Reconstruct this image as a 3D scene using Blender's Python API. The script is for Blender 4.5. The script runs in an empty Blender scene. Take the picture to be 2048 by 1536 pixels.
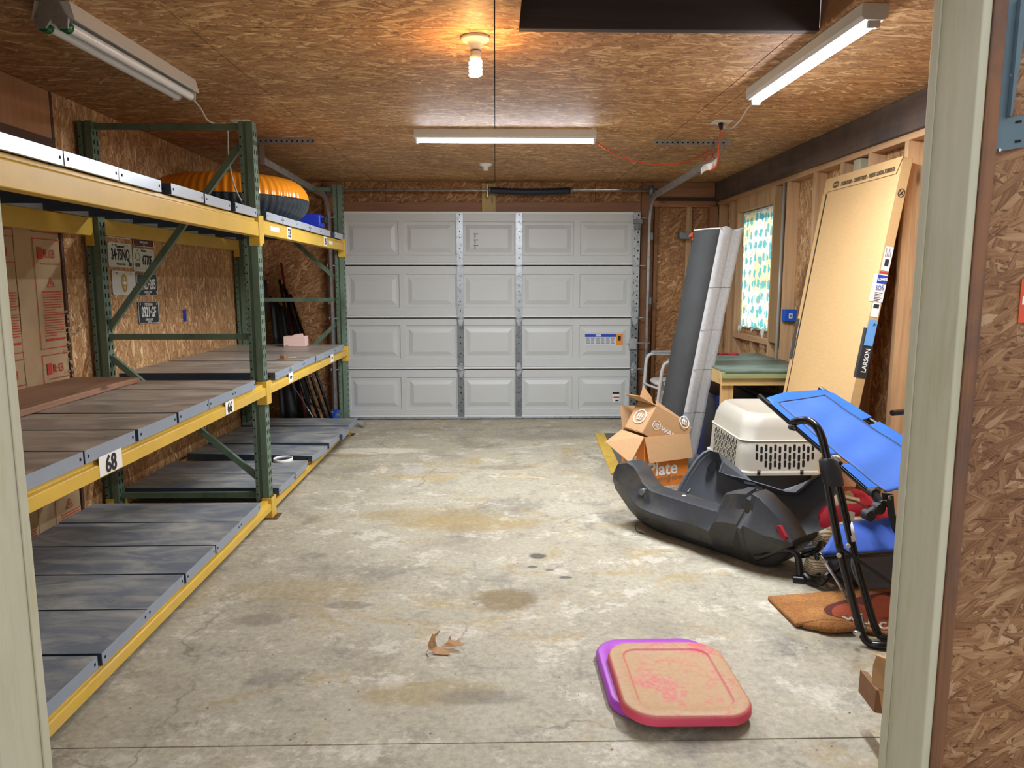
import bpy, bmesh, math, random
from mathutils import Vector, Matrix, noise as mnoise
random.seed(7)
SC = bpy.context.scene
COL = SC.collection

# ------------------------------------------------------------------ camera, world, exposure
F_PX, CAM_H = 1480.0, 1.43
PITCH, YAW = math.radians(7.88), math.radians(1.28)
cd = bpy.data.cameras.new('camera'); cam = bpy.data.objects.new('camera', cd); COL.objects.link(cam)
cd.sensor_width = 36.0; cd.lens = 36.0 * F_PX / 2048.0; cd.clip_start = 0.05; cd.clip_end = 200
cam.location = (0, 0, CAM_H); cam.rotation_euler = (math.pi / 2 - PITCH, 0, -YAW)
SC.camera = cam
W = bpy.data.worlds.new('world'); SC.world = W; W.use_nodes = True
WORLD_STRENGTH = 0.78
wn = W.node_tree.nodes; wn['Background'].inputs[0].default_value = (0.95, 0.96, 1.0, 1); wn['Background'].inputs[1].default_value = WORLD_STRENGTH
SC.view_settings.view_transform = 'Standard'; SC.view_settings.look = 'None'
SC.view_settings.exposure = 0.56; SC.view_settings.gamma = 1.0; SC.view_settings.use_curve_mapping = False
LED_POWER, LED_WATTS, BULB_POWER = 45.0, 50.0, 110.0

sl = bpy.data.lights.new('sun', 'SUN'); sl.energy = 2.6; sl.angle = math.radians(1.0); sun = bpy.data.objects.new('sun', sl); COL.objects.link(sun)
sun.rotation_euler = Vector((-0.75, -0.25, -0.5)).to_track_quat('-Z', 'Y').to_euler()

# ------------------------------------------------------------------ measuring helper: a pixel of the 2048x1536 frame met with a real plane
_fw = Vector((math.sin(YAW) * math.cos(PITCH), math.cos(YAW) * math.cos(PITCH), -math.sin(PITCH)))
_rt = Vector((math.cos(YAW), -math.sin(YAW), 0)); _up = _rt.cross(_fw)
def at(px, py, x=None, y=None, z=None):
    d = _fw + _rt * ((px - 1024) / F_PX) - _up * ((py - 768) / F_PX)
    c = Vector((0, 0, CAM_H))
    if x is not None: t = (x - c.x) / d.x
    elif y is not None: t = (y - c.y) / d.y
    else: t = (z - c.z) / d.z
    return c + d * t

# ------------------------------------------------------------------ materials
def lin(c):
    return tuple(((v / 255) / 12.92 if v / 255 <= 0.04045 else ((v / 255 + 0.055) / 1.055) ** 2.4) for v in c) + (1,)
class NT:
    def __init__(s, name):
        s.m = bpy.data.materials.new(name); s.m.use_nodes = True
        s.t = s.m.node_tree; s.b = s.t.nodes['Principled BSDF']; s.out = s.t.nodes['Material Output']
    def n(s, typ, **k):
        nd = s.t.nodes.new('ShaderNode' + typ)
        for a, v in k.items(): setattr(nd, a, v)
        return nd
    def l(s, a, b): s.t.links.new(a, b)
    def val(s, sock, v):
        if hasattr(v, 'is_linked') or hasattr(v, 'links'): s.l(v, sock)
        else: sock.default_value = v
    def math(s, op, a, b=0.0, c=None, clamp=False):
        nd = s.n('Math', operation=op, use_clamp=clamp); s.val(nd.inputs[0], a); s.val(nd.inputs[1], b)
        if c is not None: s.val(nd.inputs[2], c)
        return nd.outputs[0]
    def mix(s, f, a, b, mode='MIX'):
        nd = s.n('MixRGB', blend_type=mode); s.val(nd.inputs[0], f); s.val(nd.inputs[1], a); s.val(nd.inputs[2], b)
        return nd.outputs[0]
    def coord(s): return s.n('TexCoord').outputs['Object']
    def map(s, v, scale=(1, 1, 1), rot=(0, 0, 0), loc=(0, 0, 0)):
        nd = s.n('Mapping'); s.l(v, nd.inputs[0]); nd.inputs['Scale'].default_value = scale
        nd.inputs['Rotation'].default_value = rot; nd.inputs['Location'].default_value = loc
        return nd.outputs[0]
    def noise(s, v, scale=5, detail=4, rough=0.6, dist=0.0, dim='3D'):
        nd = s.n('TexNoise', noise_dimensions=dim); s.l(v, nd.inputs['Vector']); nd.inputs['Scale'].default_value = scale
        nd.inputs['Detail'].default_value = detail; nd.inputs['Roughness'].default_value = rough; nd.inputs['Distortion'].default_value = dist
        return nd.outputs['Fac']
    def ramp(s, f, stops):
        nd = s.n('ValToRGB'); s.l(f, nd.inputs[0]); e = nd.color_ramp.elements
        while len(e) > 1: e.remove(e[-1])
        e[0].position = stops[0][0]; e[0].color = stops[0][1]
        for p, c in stops[1:]:
            q = e.new(p); q.color = c
        return nd.outputs[0]
    def bump(s, h, st=0.3, dist=0.01):
        nd = s.n('Bump'); nd.inputs['Strength'].default_value = st; nd.inputs['Distance'].default_value = dist
        s.l(h, nd.inputs['Height']); s.l(nd.outputs[0], s.b.inputs['Normal'])
MATS = {}
def M(name, rgb, rough=0.6, metal=0.0, var=0.12, scale=12, bump=0.0, rgb2=None, stretch=(1, 1, 1), thr=None, spec=None, emit=0):
    """a plain surface: colour, a little uneven wear between two tones, roughness and bump"""
    if name in MATS: return MATS[name]
    k = NT(name); c = lin(rgb)
    if emit:
        k.b.inputs['Base Color'].default_value = c; k.b.inputs['Emission Color'].default_value = c
        k.b.inputs['Emission Strength'].default_value = emit; MATS[name] = k.m; return k.m
    if var or rgb2 is not None:
        f = k.noise(k.map(k.coord(), stretch), scale, 5, 0.65)
        lo = tuple(v * (1 - var) for v in c[:3]) + (1,); hi = tuple(min(1, v * (1 + var)) for v in c[:3]) + (1,)
        col = k.ramp(f, [(0.3, lo), (0.7, hi)])
        if rgb2 is not None:
            g = k.noise(k.map(k.coord(), stretch, loc=(3.1, 7.7, 1.3)), scale * 0.6, 8, 0.75)
            t = thr or (0.52, 0.62)
            g2 = k.ramp(g, [(t[0], (0, 0, 0, 1)), (t[1], (1, 1, 1, 1))])
            col = k.mix(g2, col, lin(rgb2))
        k.l(col, k.b.inputs['Base Color'])
        if bump: k.bump(f, bump, 0.004)
    else: k.b.inputs['Base Color'].default_value = c
    k.b.inputs['Roughness'].default_value = rough; k.b.inputs['Metallic'].default_value = metal
    if spec is not None: k.b.inputs['Specular IOR Level'].default_value = spec
    MATS[name] = k.m; return k.m

def osb(name, u, v, long_axis_deg=0.0, size=1.0, tint=(1, 1, 1), seam=None):
    """oriented strand board: four layers of stretched chips at different angles, the top-most chip picked by its own random number"""
    k = NT(name); sep = k.n('SeparateXYZ'); k.l(k.coord(), sep.inputs[0])
    comb = k.n('CombineXYZ'); k.l(sep.outputs['XYZ'.index(u)], comb.inputs[0]); k.l(sep.outputs['XYZ'.index(v)], comb.inputs[1])
    base = comb.outputs[0]
    wob = k.n('TexNoise', noise_dimensions='2D'); k.l(base, wob.inputs['Vector']); wob.inputs['Scale'].default_value = 9.0 / size; wob.inputs['Detail'].default_value = 3
    wv = k.n('VectorMath', operation='SCALE'); k.l(wob.outputs['Color'], wv.inputs[0]); wv.inputs['Scale'].default_value = 0.007 * size
    ad = k.n('VectorMath', operation='ADD'); k.l(base, ad.inputs[0]); k.l(wv.outputs[0], ad.inputs[1]); base2 = ad.outputs[0]
    best = None; col = None
    for i, (da, sx_, sy_, pw) in enumerate(((2, 8.5, 50, 1.0), (21, 11, 62, 0.97), (-19, 10, 52, 0.97), (47, 14, 64, 0.90), (-44, 13, 56, 0.90), (86, 17, 54, 0.80))):
        a = long_axis_deg + da
        mp = k.map(base2, (1, 1, 1), (0, 0, math.radians(-a)), (i * 3.7, i * 1.9, 0))
        mp2 = k.map(mp, (sx_ / size, sy_ / size, 1))
        vo = k.n('TexVoronoi', voronoi_dimensions='2D', feature='F1'); k.l(mp2, vo.inputs['Vector']); vo.inputs['Scale'].default_value = 1.0
        s2 = k.n('SeparateColor'); k.l(vo.outputs['Color'], s2.inputs[0])
        pri = k.math('SUBTRACT', k.math('MULTIPLY', s2.outputs[0], pw), k.math('MULTIPLY', vo.outputs['Distance'], 0.10))
        grain = k.noise(k.map(mp, (7 / size, 210 / size, 1)), 1.0, 4, 0.7, dim='2D')
        val = k.math('ADD', k.math('MULTIPLY', k.math('MULTIPLY', s2.outputs[1], s2.outputs[2]), 0.50), k.math('SUBTRACT', k.math('MULTIPLY', grain, 0.80), k.math('MULTIPLY', vo.outputs['Distance'], 0.14)))  # tone sinks towards each chip's rim: thin edge shadows put into the colour
        if best is None: best, col = pri, val
        else:
            g = k.math('GREATER_THAN', pri, best)
            mx = k.n('Mix', data_type='FLOAT'); k.l(g, mx.inputs[0]); k.l(col, mx.inputs[2]); k.l(val, mx.inputs[3])
            col = mx.outputs[0]; best = k.math('MAXIMUM', pri, best)
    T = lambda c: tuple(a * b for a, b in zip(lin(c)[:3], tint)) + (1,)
    rgb = k.ramp(col, [(0.20, T((122, 84, 56))), (0.34, T((164, 122, 82))), (0.46, T((190, 148, 104))), (0.58, T((206, 168, 122))), (0.72, T((226, 192, 146))), (0.90, T((244, 220, 180)))])
    big = k.noise(base, 1.1, 3, 0.6, dim='2D')
    rgb = k.mix(1.0, rgb, k.ramp(big, [(0.3, (0.84, 0.80, 0.78, 1)), (0.7, (1.08, 1.06, 1.02, 1))]), 'MULTIPLY')
    dk = k.noise(k.map(base2, (26 / size, 60 / size, 1), (0, 0, math.radians(-long_axis_deg))), 1.0, 2, 0.5, dim='2D')
    rgb = k.mix(k.ramp(dk, [(0.66, (0, 0, 0, 1)), (0.73, (0.7, 0.7, 0.7, 1))]), rgb, T((92, 50, 28)))
    k.l(rgb, k.b.inputs['Base Color']); k.b.inputs['Roughness'].default_value = 0.62; k.b.inputs['Specular IOR Level'].default_value = 0.35
    k.bump(k.math('ADD', best, k.math('MULTIPLY', col, 0.5)), 0.25, 0.003)
    MATS[name] = k.m; return k.m

def wood(name, rgb, axis='Z', dark=0.55, rough=0.6, knots=True, stain=None):
    k = NT(name); st = {'X': (1.2, 26, 26), 'Y': (26, 1.2, 26), 'Z': (26, 26, 1.2)}[axis]
    co = k.coord(); oi = k.n('ObjectInfo').outputs['Random']
    sh = k.n('VectorMath', operation='ADD'); k.l(co, sh.inputs[0]); cb = k.n('CombineXYZ'); k.l(k.math('MULTIPLY', oi, 31.0), cb.inputs[0]); k.l(cb.outputs[0], sh.inputs[1]); co = sh.outputs[0]
    f = k.noise(k.map(co, st), 1.0, 6, 0.6, 0.8)
    c = lin(rgb); lo = tuple(v * dark for v in c[:3]) + (1,)
    col = k.ramp(f, [(0.25, lo), (0.5, c), (0.75, tuple(min(1, v * 1.2) for v in c[:3]) + (1,))])
    if knots:
        st2 = {'X': (2.2, 9, 9), 'Y': (9, 2.2, 9), 'Z': (9, 9, 2.2)}[axis]
        vo = k.n('TexVoronoi', feature='F1'); k.l(k.map(co, st2), vo.inputs['Vector']); vo.inputs['Scale'].default_value = 1.0
        col = k.mix(k.ramp(vo.outputs['Distance'], [(0.05, (0.85, 0.85, 0.85, 1)), (0.13, (0, 0, 0, 1))]), col, tuple(v * 0.25 for v in c[:3]) + (1,))
    if stain:
        g = k.noise(co, 3.0, 6, 0.7); col = k.mix(k.ramp(g, [(0.42, (0, 0, 0, 1)), (0.68, (0.9, 0.9, 0.9, 1))]), col, lin(stain))
    rv = k.math('ADD', k.math('MULTIPLY', oi, 0.3), 0.85)
    hv = k.n('HueSaturation'); k.l(rv, hv.inputs['Value']); k.l(col, hv.inputs['Color'])
    k.l(hv.outputs[0], k.b.inputs['Base Color']); k.b.inputs['Roughness'].default_value = rough
    k.bump(f, 0.15, 0.002); MATS[name] = k.m; return k.m

def concrete():
    k = NT('concrete'); co = k.coord()
    big = k.noise(co, 1.3, 8, 0.7, 0.2); mid = k.noise(k.map(co, (1.0, 1.1, 1), loc=(4, 2, 0)), 5.5, 12, 0.82, 0.0); fine = k.noise(co, 38, 6, 0.75)
    col = k.ramp(big, [(0.30, lin((146, 138, 122))), (0.45, lin((176, 167, 146))), (0.58, lin((186, 178, 158))), (0.72, lin((156, 152, 142)))])
    col = k.mix(k.ramp(mid, [(0.36, (0.75, 0.75, 0.75, 1)), (0.47, (0, 0, 0, 1))]), col, lin((134, 126, 112)))
    pale = k.noise(k.map(co, (1.0, 1.15, 1), loc=(9, 1, 0)), 3.4, 12, 0.80, 0.0)
    col = k.mix(k.ramp(pale, [(0.54, (0, 0, 0, 1)), (0.585, (0.6, 0.6, 0.6, 1))]), col, lin((222, 214, 198)))
    yel = k.noise(k.map(co, (1, 1.4, 1), loc=(2, 8, 0)), 1.7, 6, 0.65, 0.9)
    col = k.mix(k.ramp(yel, [(0.555, (0, 0, 0, 1)), (0.66, (0.55, 0.55, 0.55, 1))]), col, lin((176, 150, 92)))
    grey = k.noise(k.map(co, (1, 1, 1), loc=(5, 5, 2)), 2.2, 7, 0.7, 0.4)
    col = k.mix(k.ramp(grey, [(0.57, (0, 0, 0, 1)), (0.66, (0.5, 0.5, 0.5, 1))]), col, lin((112, 110, 106)))
    # stains that have their own place and shape
    def blob(cx, cy, rx, ry, soft, wob=0.5, nsc=9):
        mp = k.map(co, (1 / rx, 1 / ry, 0), loc=(-cx / rx, -cy / ry, 0))
        ln = k.n('VectorMath', operation='LENGTH'); k.l(mp, ln.inputs[0])
        nz = k.noise(co, nsc, 5, 0.7)
        d = k.math('ADD', ln.outputs['Value'], k.math('MULTIPLY', k.math('SUBTRACT', nz, 0.5), wob * 2))
        return k.ramp(d, [(1 - soft, (1, 1, 1, 1)), (1.0, (0, 0, 0, 1))])
    def st(b, rgb, amt):
        nonlocal col
        s = k.math('MULTIPLY', b, amt); col = k.mix(s, col, lin(rgb))
    for px, py, rx, ry, rgb, amt in [(1010, 1200, .17, .14, (128, 106, 60), .75), (740, 902, .55, .13, (232, 222, 198), .7), (852, 1030, .5, .16, (164, 140, 84), .45),
            (940, 1048, .5, .16, (170, 142, 78), .5), (1075, 1112, .055, .05, (70, 66, 62), .85), (1065, 1134, .03, .02, (72, 68, 66), .8), (1100, 1140, .03, .02, (72, 68, 66), .7), (1130, 1155, .04, .02, (72, 68, 66), .8),
            (520, 1240, .12, .07, (122, 110, 100), .5), (870, 1385, .3, .10, (160, 138, 84), .5), (1010, 935, .3, .09, (128, 114, 92), .45), (830, 940, .12, .12, (190, 188, 184), .6),
            (1420, 880, .3, .3, (140, 136, 128), .3), (600, 1180, .4, .15, (164, 142, 92), .4), (1080, 870, .6, .25, (138, 132, 122), .45), (700, 1210, .12, .05, (120, 112, 100), .5), (960, 1395, .2, .06, (120, 114, 104), .5)]:
        p = at(px, py, z=0); st(blob(p.x, p.y, rx, ry, 0.35), rgb, amt)
    # hairline cracks
    vo = k.n('TexVoronoi', feature='DISTANCE_TO_EDGE', voronoi_dimensions='3D')
    nz = k.n('TexNoise'); k.l(co, nz.inputs['Vector']); nz.inputs['Scale'].default_value = 4; nz.inputs['Detail'].default_value = 6
    sc = k.n('VectorMath', operation='SCALE'); k.l(nz.outputs['Color'], sc.inputs[0]); sc.inputs['Scale'].default_value = 0.35
    ad = k.n('VectorMath', operation='ADD'); k.l(co, ad.inputs[0]); k.l(sc.outputs[0], ad.inputs[1]); k.l(ad.outputs[0], vo.inputs['Vector']); vo.inputs['Scale'].default_value = 0.75
    cm = k.noise(co, 1.3, 3, 0.5)
    ck = k.math('MULTIPLY', k.ramp(vo.outputs['Distance'], [(0.0, (1, 1, 1, 1)), (0.006, (0, 0, 0, 1))]), k.ramp(cm, [(0.5, (0, 0, 0, 1)), (0.6, (0.6, 0.6, 0.6, 1))]))
    col = k.mix(ck, col, lin((112, 102, 88)))
    col = k.mix(1.0, col, k.ramp(fine, [(0.25, (0.60, 0.585, 0.56, 1)), (0.7, (1.06, 1.045, 1.01, 1))]), 'MULTIPLY')
    sp = k.n('TexVoronoi', feature='F1'); k.l(co, sp.inputs['Vector']); sp.inputs['Scale'].default_value = 9
    col = k.mix(k.ramp(sp.outputs['Distance'], [(0.02, (0.8, 0.8, 0.8, 1)), (0.045, (0, 0, 0, 1))]), col, lin((84, 78, 70)))
    k.l(col, k.b.inputs['Base Color']); k.l(k.math('ADD', k.math('MULTIPLY', mid, 0.35), 0.48), k.b.inputs['Roughness'])
    k.b.inputs['Specular IOR Level'].default_value = 0.35
    k.bump(k.math('ADD', fine, mid), 0.22, 0.004); MATS['concrete'] = k.m; return k.m

def painted_metal(name, rgb, chip, rough=0.5, thr=(0.60, 0.66), scale=9, var=0.12, dirt=None, stretch=(1, 1, 1), metal=0.0):
    k = NT(name); co = k.coord(); c = lin(rgb)
    f = k.noise(k.map(co, stretch), scale * 0.5, 6, 0.65)
    col = k.ramp(f, [(0.3, tuple(v * (1 - var) for v in c[:3]) + (1,)), (0.7, tuple(min(1, v * (1 + var)) for v in c[:3]) + (1,))])
    if dirt: col = k.mix(k.ramp(k.noise(k.map(co, stretch, loc=(5, 1, 8)), scale * 0.35, 7, 0.7), [(0.5, (0, 0, 0, 1)), (0.68, (0.7, 0.7, 0.7, 1))]), col, lin(dirt))
    g = k.noise(k.map(co, loc=(1, 9, 4)), scale, 9, 0.78)
    col = k.mix(k.ramp(g, [(thr[0], (0, 0, 0, 1)), (thr[1], (1, 1, 1, 1))]), col, lin(chip))
    k.l(col, k.b.inputs['Base Color']); k.b.inputs['Roughness'].default_value = rough; k.b.inputs['Metallic'].default_value = metal
    MATS[name] = k.m; return k.m

osb('osb_ceiling', 'X', 'Y', 0, 1.1, (1.0, 0.99, 0.97))
osb('osb_left', 'Z', 'Y', 0, 1.0, (1.02, 1.0, 0.96))
osb('osb_right', 'Z', 'Y', 0, 1.0, (1.0, 1.0, 0.98))
osb('osb_back', 'X', 'Z', 35, 1.0, (0.80, 0.70, 0.62))
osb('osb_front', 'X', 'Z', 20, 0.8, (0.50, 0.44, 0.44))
concrete()
wood('stud_wood', (190, 152, 110), 'Z', 0.62); wood('plate_wood', (188, 148, 108), 'Y', 0.62); wood('header_wood', (166, 118, 84), 'X', 0.7)
wood('beam_wood', (104, 86, 74), 'Y', 0.6, stain=(62, 60, 62)); wood('dark_board', (62, 50, 46), 'X', 0.7); wood('side_board', (150, 112, 84), 'Y', 0.8, knots=False)
wood('plywood', (170, 122, 84), 'Z', 0.8, knots=False); wood('raw_edge', (120, 80, 52), 'Z', 0.5, knots=False, stain=(58, 50, 54)); wood('plank', (146, 108, 82), 'Y', 0.65)
wood('dark_strip', (84, 58, 44), 'Y', 0.7, knots=False); wood('pale_wood', (206, 178, 112), 'Z', 0.75); wood('post_wood', (150, 104, 68), 'Z', 0.7); wood('treated', (176, 170, 140), 'Z', 0.85, knots=False)
painted_metal('jamb_paint', (184, 181, 158), (112, 112, 92), 0.6, (0.66, 0.72), 26, 0.06, (172, 168, 136), (3, 3, 0.4))
painted_metal('green_paint', (98, 118, 98), (96, 64, 48), 0.42, (0.60, 0.66), 11, 0.15, (56, 70, 58), (1, 1, 0.4))
painted_metal('yellow_paint', (210, 170, 62), (116, 84, 44), 0.40, (0.645, 0.685), 16, 0.10, (206, 172, 96), (1, 0.5, 1))
painted_metal('galvanised', (176, 180, 182), (136, 140, 142), 0.38, (0.5, 0.62), 22, 0.1, metal=0.55)
painted_metal('galv_dull', (128, 132, 134), (96, 98, 100), 0.45, (0.5, 0.62), 22, 0.1, metal=0.5)
painted_metal('pan_edge_lit', (196, 202, 210), (120, 124, 132), 0.3, (0.6, 0.7), 10, 0.08, metal=0.35)  # pan edge for the top shelf, its brighter lighting painted in as paler metal
painted_metal('pan_edge', (150, 160, 174), (80, 84, 92), 0.35, (0.68, 0.72), 10, 0.06, metal=0.25)
painted_metal('pan_side', (56, 66, 82), (40, 44, 52), 0.4, (0.66, 0.7), 10, 0.1)
def pan_top(name, base, dust, lo=0.42, hi=0.66, rough=0.5):
    k = NT(name); co = k.coord(); r = k.n('ObjectInfo').outputs['Random']
    sh = k.n('VectorMath', operation='ADD'); k.l(co, sh.inputs[0]); cb = k.n('CombineXYZ'); k.l(k.math('MULTIPLY', r, 40.0), cb.inputs[2]); k.l(cb.outputs[0], sh.inputs[1]); co = sh.outputs[0]
    f = k.noise(k.map(co, (1, 2.6, 1)), 3.2, 8, 0.68, 0.8)
    col = k.ramp(f, [(lo, lin(base)), (hi, lin(dust))])
    g = k.noise(k.map(co, (1.4, 7, 1), loc=(3, 3, 3)), 2.5, 8, 0.75, 1.0)
    col = k.mix(k.ramp(g, [(0.56, (0, 0, 0, 1)), (0.70, (0.32, 0.32, 0.32, 1))]), col, lin(tuple(int(v * 0.55) for v in base)))
    vo = k.n('TexVoronoi', feature='F1'); k.l(co, vo.inputs['Vector']); vo.inputs['Scale'].default_value = 16
    col = k.mix(k.ramp(vo.outputs['Distance'], [(0.03, (0.7, 0.7, 0.7, 1)), (0.06, (0, 0, 0, 1))]), col, lin((40, 36, 32)))
    k.l(col, k.b.inputs['Base Color']); k.l(k.math('ADD', k.math('MULTIPLY', f, 0.5), rough - 0.25), k.b.inputs['Roughness'])
    MATS[name] = k.m; return k.m
pan_top('pan_top_low', (116, 121, 128), (172, 168, 156)); pan_top('pan_top_mid', (138, 126, 116), (186, 172, 152), rough=0.36); pan_top('pan_top_up', (124, 132, 146), (150, 152, 156))
M('dark_hole', (10, 10, 12), 0.9, var=0); M('black_plastic', (50, 51, 54), 0.44, var=0.15, scale=6, rgb2=(84, 75, 58), thr=(0.50, 0.72), bump=0.1)
M('black_tube', (20, 20, 22), 0.25, var=0); M('black_rubber', (30, 30, 32), 0.6, var=0.1); M('white_plastic', (226, 224, 218), 0.45, var=0.03)
M('white_paint', (222, 222, 220), 0.4, var=0.03); M('off_white', (206, 204, 196), 0.5, var=0.03); M('chrome', (190, 190, 192), 0.2, 0.9, var=0.05)
M('cardboard', (188, 146, 102), 0.8, var=0.05, scale=30, stretch=(1, 1, 3)); M('cardboard_pale', (196, 158, 106), 0.75, var=0.05, scale=18, stretch=(1, 1, 5)); M('cardboard_dark', (142, 104, 72), 0.85, var=0.1)
M('ink_white', (235, 232, 226), 0.7, var=0); M('ink_black', (24, 22, 24), 0.7, var=0); M('ink_red', (190, 62, 48), 0.8, var=0.1); M('paper', (232, 230, 224), 0.7, var=0.02)
M('paper_orange', (222, 128, 44), 0.7, var=0.08, scale=8, rgb2=(190, 108, 50), thr=(0.6, 0.7))

# ------------------------------------------------------------------ mesh helpers
class B:
    """collects shapes in world coordinates; build() links them as ONE mesh object"""
    def __init__(s): s.bm = bmesh.new(); s.mi = 0
    def face(s, pts):
        f = s.bm.faces.new([s.bm.verts.new(p) for p in pts]); f.material_index = s.mi; return f
    def box(s, lo, hi, rot=None, piv=None):
        lo, hi = Vector(lo), Vector(hi); c = [Vector((x, y, z)) for z in (lo.z, hi.z) for y in (lo.y, hi.y) for x in (lo.x, hi.x)]
        if rot is not None:
            p = Vector(piv) if piv is not None else (lo + hi) / 2
            c = [p + rot @ (q - p) for q in c]
        v = [s.bm.verts.new(q) for q in c]
        for a in ((0, 2, 3, 1), (4, 5, 7, 6), (0, 1, 5, 4), (2, 6, 7, 3), (0, 4, 6, 2), (1, 3, 7, 5)):
            f = s.bm.faces.new([v[i] for i in a]); f.material_index = s.mi
        return v
    def loft(s, loops, cap0=True, cap1=True, closed=True):
        vs = [[s.bm.verts.new(p) for p in L] for L in loops]; n = len(loops[0])
        for a, b in zip(vs, vs[1:]):
            for i in range(n if closed else n - 1):
                j = (i + 1) % n
                f = s.bm.faces.new((a[i], a[j], b[j], b[i])); f.material_index = s.mi; f.smooth = True
        if cap0: f = s.bm.faces.new(vs[0][::-1]); f.material_index = s.mi
        if cap1: f = s.bm.faces.new(vs[-1]); f.material_index = s.mi
        return vs
    def tube(s, pts, r, seg=10, cap=True, rs=None):
        pts = [Vector(p) for p in pts]; loops = []; prev = None
        for i, p in enumerate(pts):
            t = (pts[min(i + 1, len(pts) - 1)] - pts[max(i - 1, 0)]).normalized()
            if prev is None: a = Vector((0, 0, 1)) if abs(t.z) < 0.9 else Vector((1, 0, 0)); n = t.cross(a).normalized()
            else: n = (prev - t * prev.dot(t)).normalized()
            prev = n; b = t.cross(n); rr = rs[i] if rs else r
            loops.append([p + (n * math.cos(q) + b * math.sin(q)) * rr for q in [2 * math.pi * j / seg for j in range(seg)]])
        s.loft(loops, cap, cap); return s
    def prism(s, pts, off):
        """closed outline pts (3D, planar) pushed along off"""
        off = Vector(off); a = [s.bm.verts.new(p) for p in pts]; b = [s.bm.verts.new(Vector(p) + off) for p in pts]; n = len(pts)
        for i in range(n):
            j = (i + 1) % n; f = s.bm.faces.new((a[i], a[j], b[j], b[i])); f.material_index = s.mi
        for L in (a[::-1], b): f = s.bm.faces.new(L); f.material_index = s.mi
    def disc(s, c, r, axis, h, seg=16):
        c = Vector(c); axis = Vector(axis).normalized(); s.tube([c - axis * h / 2, c + axis * h / 2], r, seg)
    def grid(s, f, nu, nv):
        vs = [[s.bm.verts.new(f(i / nu, j / nv)) for j in range(nv + 1)] for i in range(nu + 1)]
        for i in range(nu):
            for j in range(nv):
                q = s.bm.faces.new((vs[i][j], vs[i + 1][j], vs[i + 1][j + 1], vs[i][j + 1])); q.material_index = s.mi; q.smooth = True
        return vs
    def build(s, name, mats, parent=None, bevel=0.0, smooth=False, solid=0.0, sub=0, seg=2, ang=35):
        bmesh.ops.recalc_face_normals(s.bm, faces=s.bm.faces[:]) if not solid else None
        me = bpy.data.meshes.new(name); s.bm.to_mesh(me); s.bm.free()
        for m in (mats if isinstance(mats, (list, tuple)) else [mats]): me.materials.append(MATS[m] if isinstance(m, str) else m)
        o = bpy.data.objects.new(name, me); COL.objects.link(o)
        if smooth:
            for p in me.polygons: p.use_smooth = True
        if smooth or bevel:
            try: me.set_sharp_from_angle(angle=math.radians(ang))
            except Exception: pass
        if solid: md = o.modifiers.new('thick', 'SOLIDIFY'); md.thickness = solid; md.offset = 0
        if bevel: md = o.modifiers.new('bevel', 'BEVEL'); md.width = bevel; md.segments = seg; md.limit_method = 'ANGLE'; md.angle_limit = math.radians(30)
        if sub: md = o.modifiers.new('sub', 'SUBSURF'); md.levels = sub; md.render_levels = sub
        if parent is not None: adopt(o, parent)
        return o
def islands(b):
    """splits a builder into one builder per loose piece"""
    bm = b.bm; seen = set(); out = []
    bm.verts.ensure_lookup_table()
    for v in bm.verts:
        if v in seen: continue
        st, grp = [v], []
        seen.add(v)
        while st:
            q = st.pop(); grp.append(q)
            for e in q.link_edges:
                o = e.other_vert(q)
                if o not in seen: seen.add(o); st.append(o)
        nb = B(); m = {q: nb.bm.verts.new(q.co) for q in grp}; fs = {f for q in grp for f in q.link_faces}
        for f in fs: nf = nb.bm.faces.new([m[q] for q in f.verts]); nf.material_index = f.material_index; nf.smooth = f.smooth
        out.append(nb)
    return out
def wloc(o):
    v = Vector(o.location) if o.type == 'EMPTY' else Vector((0, 0, 0)); return v
def adopt(o, parent):
    o.parent = parent
    if parent.type == 'EMPTY': o.matrix_parent_inverse = Matrix.Translation(-Vector(parent.location))
def tag(o, label=None, cat=None, group=None, kind=None):
    for k_, v in (('label', label), ('category', cat), ('group', group), ('kind', kind)):
        if v: o[k_] = v
    return o
def thing(name, loc, label, cat, group=None):
    o = bpy.data.objects.new(name, None); COL.objects.link(o); o.location = loc; o.empty_display_size = 0.1
    return tag(o, label, cat, group)
def rrect(cx, cy, w, h, r, z, n=6):
    pts = []; r = min(r, w / 2 - 1e-4, h / 2 - 1e-4)
    for sx, sy, a0 in ((1, 1, 0), (-1, 1, 90), (-1, -1, 180), (1, -1, 270)):
        for i in range(n + 1):
            a = math.radians(a0 + 90 * i / n); pts.append(Vector((cx + sx * (w / 2 - r) + r * math.cos(a), cy + sy * (h / 2 - r) + r * math.sin(a), z)))
    return pts
def text(s, size, origin, right, up, name, mat, parent=None, depth=0.0006, sx=1.0, align='LEFT', bold=0.0, shear=0.0, center=False):
    """lettering standing on a real surface: origin at the baseline, right and up in world directions"""
    cu = bpy.data.curves.new('t', 'FONT'); cu.body = s; cu.size = size; cu.extrude = depth; cu.offset = bold; cu.shear = shear; cu.align_x = align
    if center: cu.align_y = 'CENTER'
    cu.resolution_u = 3
    t = bpy.data.objects.new('t', cu); COL.objects.link(t)
    dg = bpy.context.evaluated_depsgraph_get(); me = bpy.data.meshes.new_from_object(t.evaluated_get(dg)); bpy.data.objects.remove(t)
    right = Vector(right).normalized(); up = Vector(up); up = (up - right * up.dot(right)).normalized(); nrm = right.cross(up)
    mt = Matrix((right * sx, up, nrm)).transposed().to_4x4(); mt.translation = Vector(origin)
    me.transform(mt); me.materials.clear(); me.materials.append(MATS[mat]); me.name = name
    o = bpy.data.objects.new(name, me); COL.objects.link(o)
    if parent is not None: adopt(o, parent)
    return o
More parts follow.
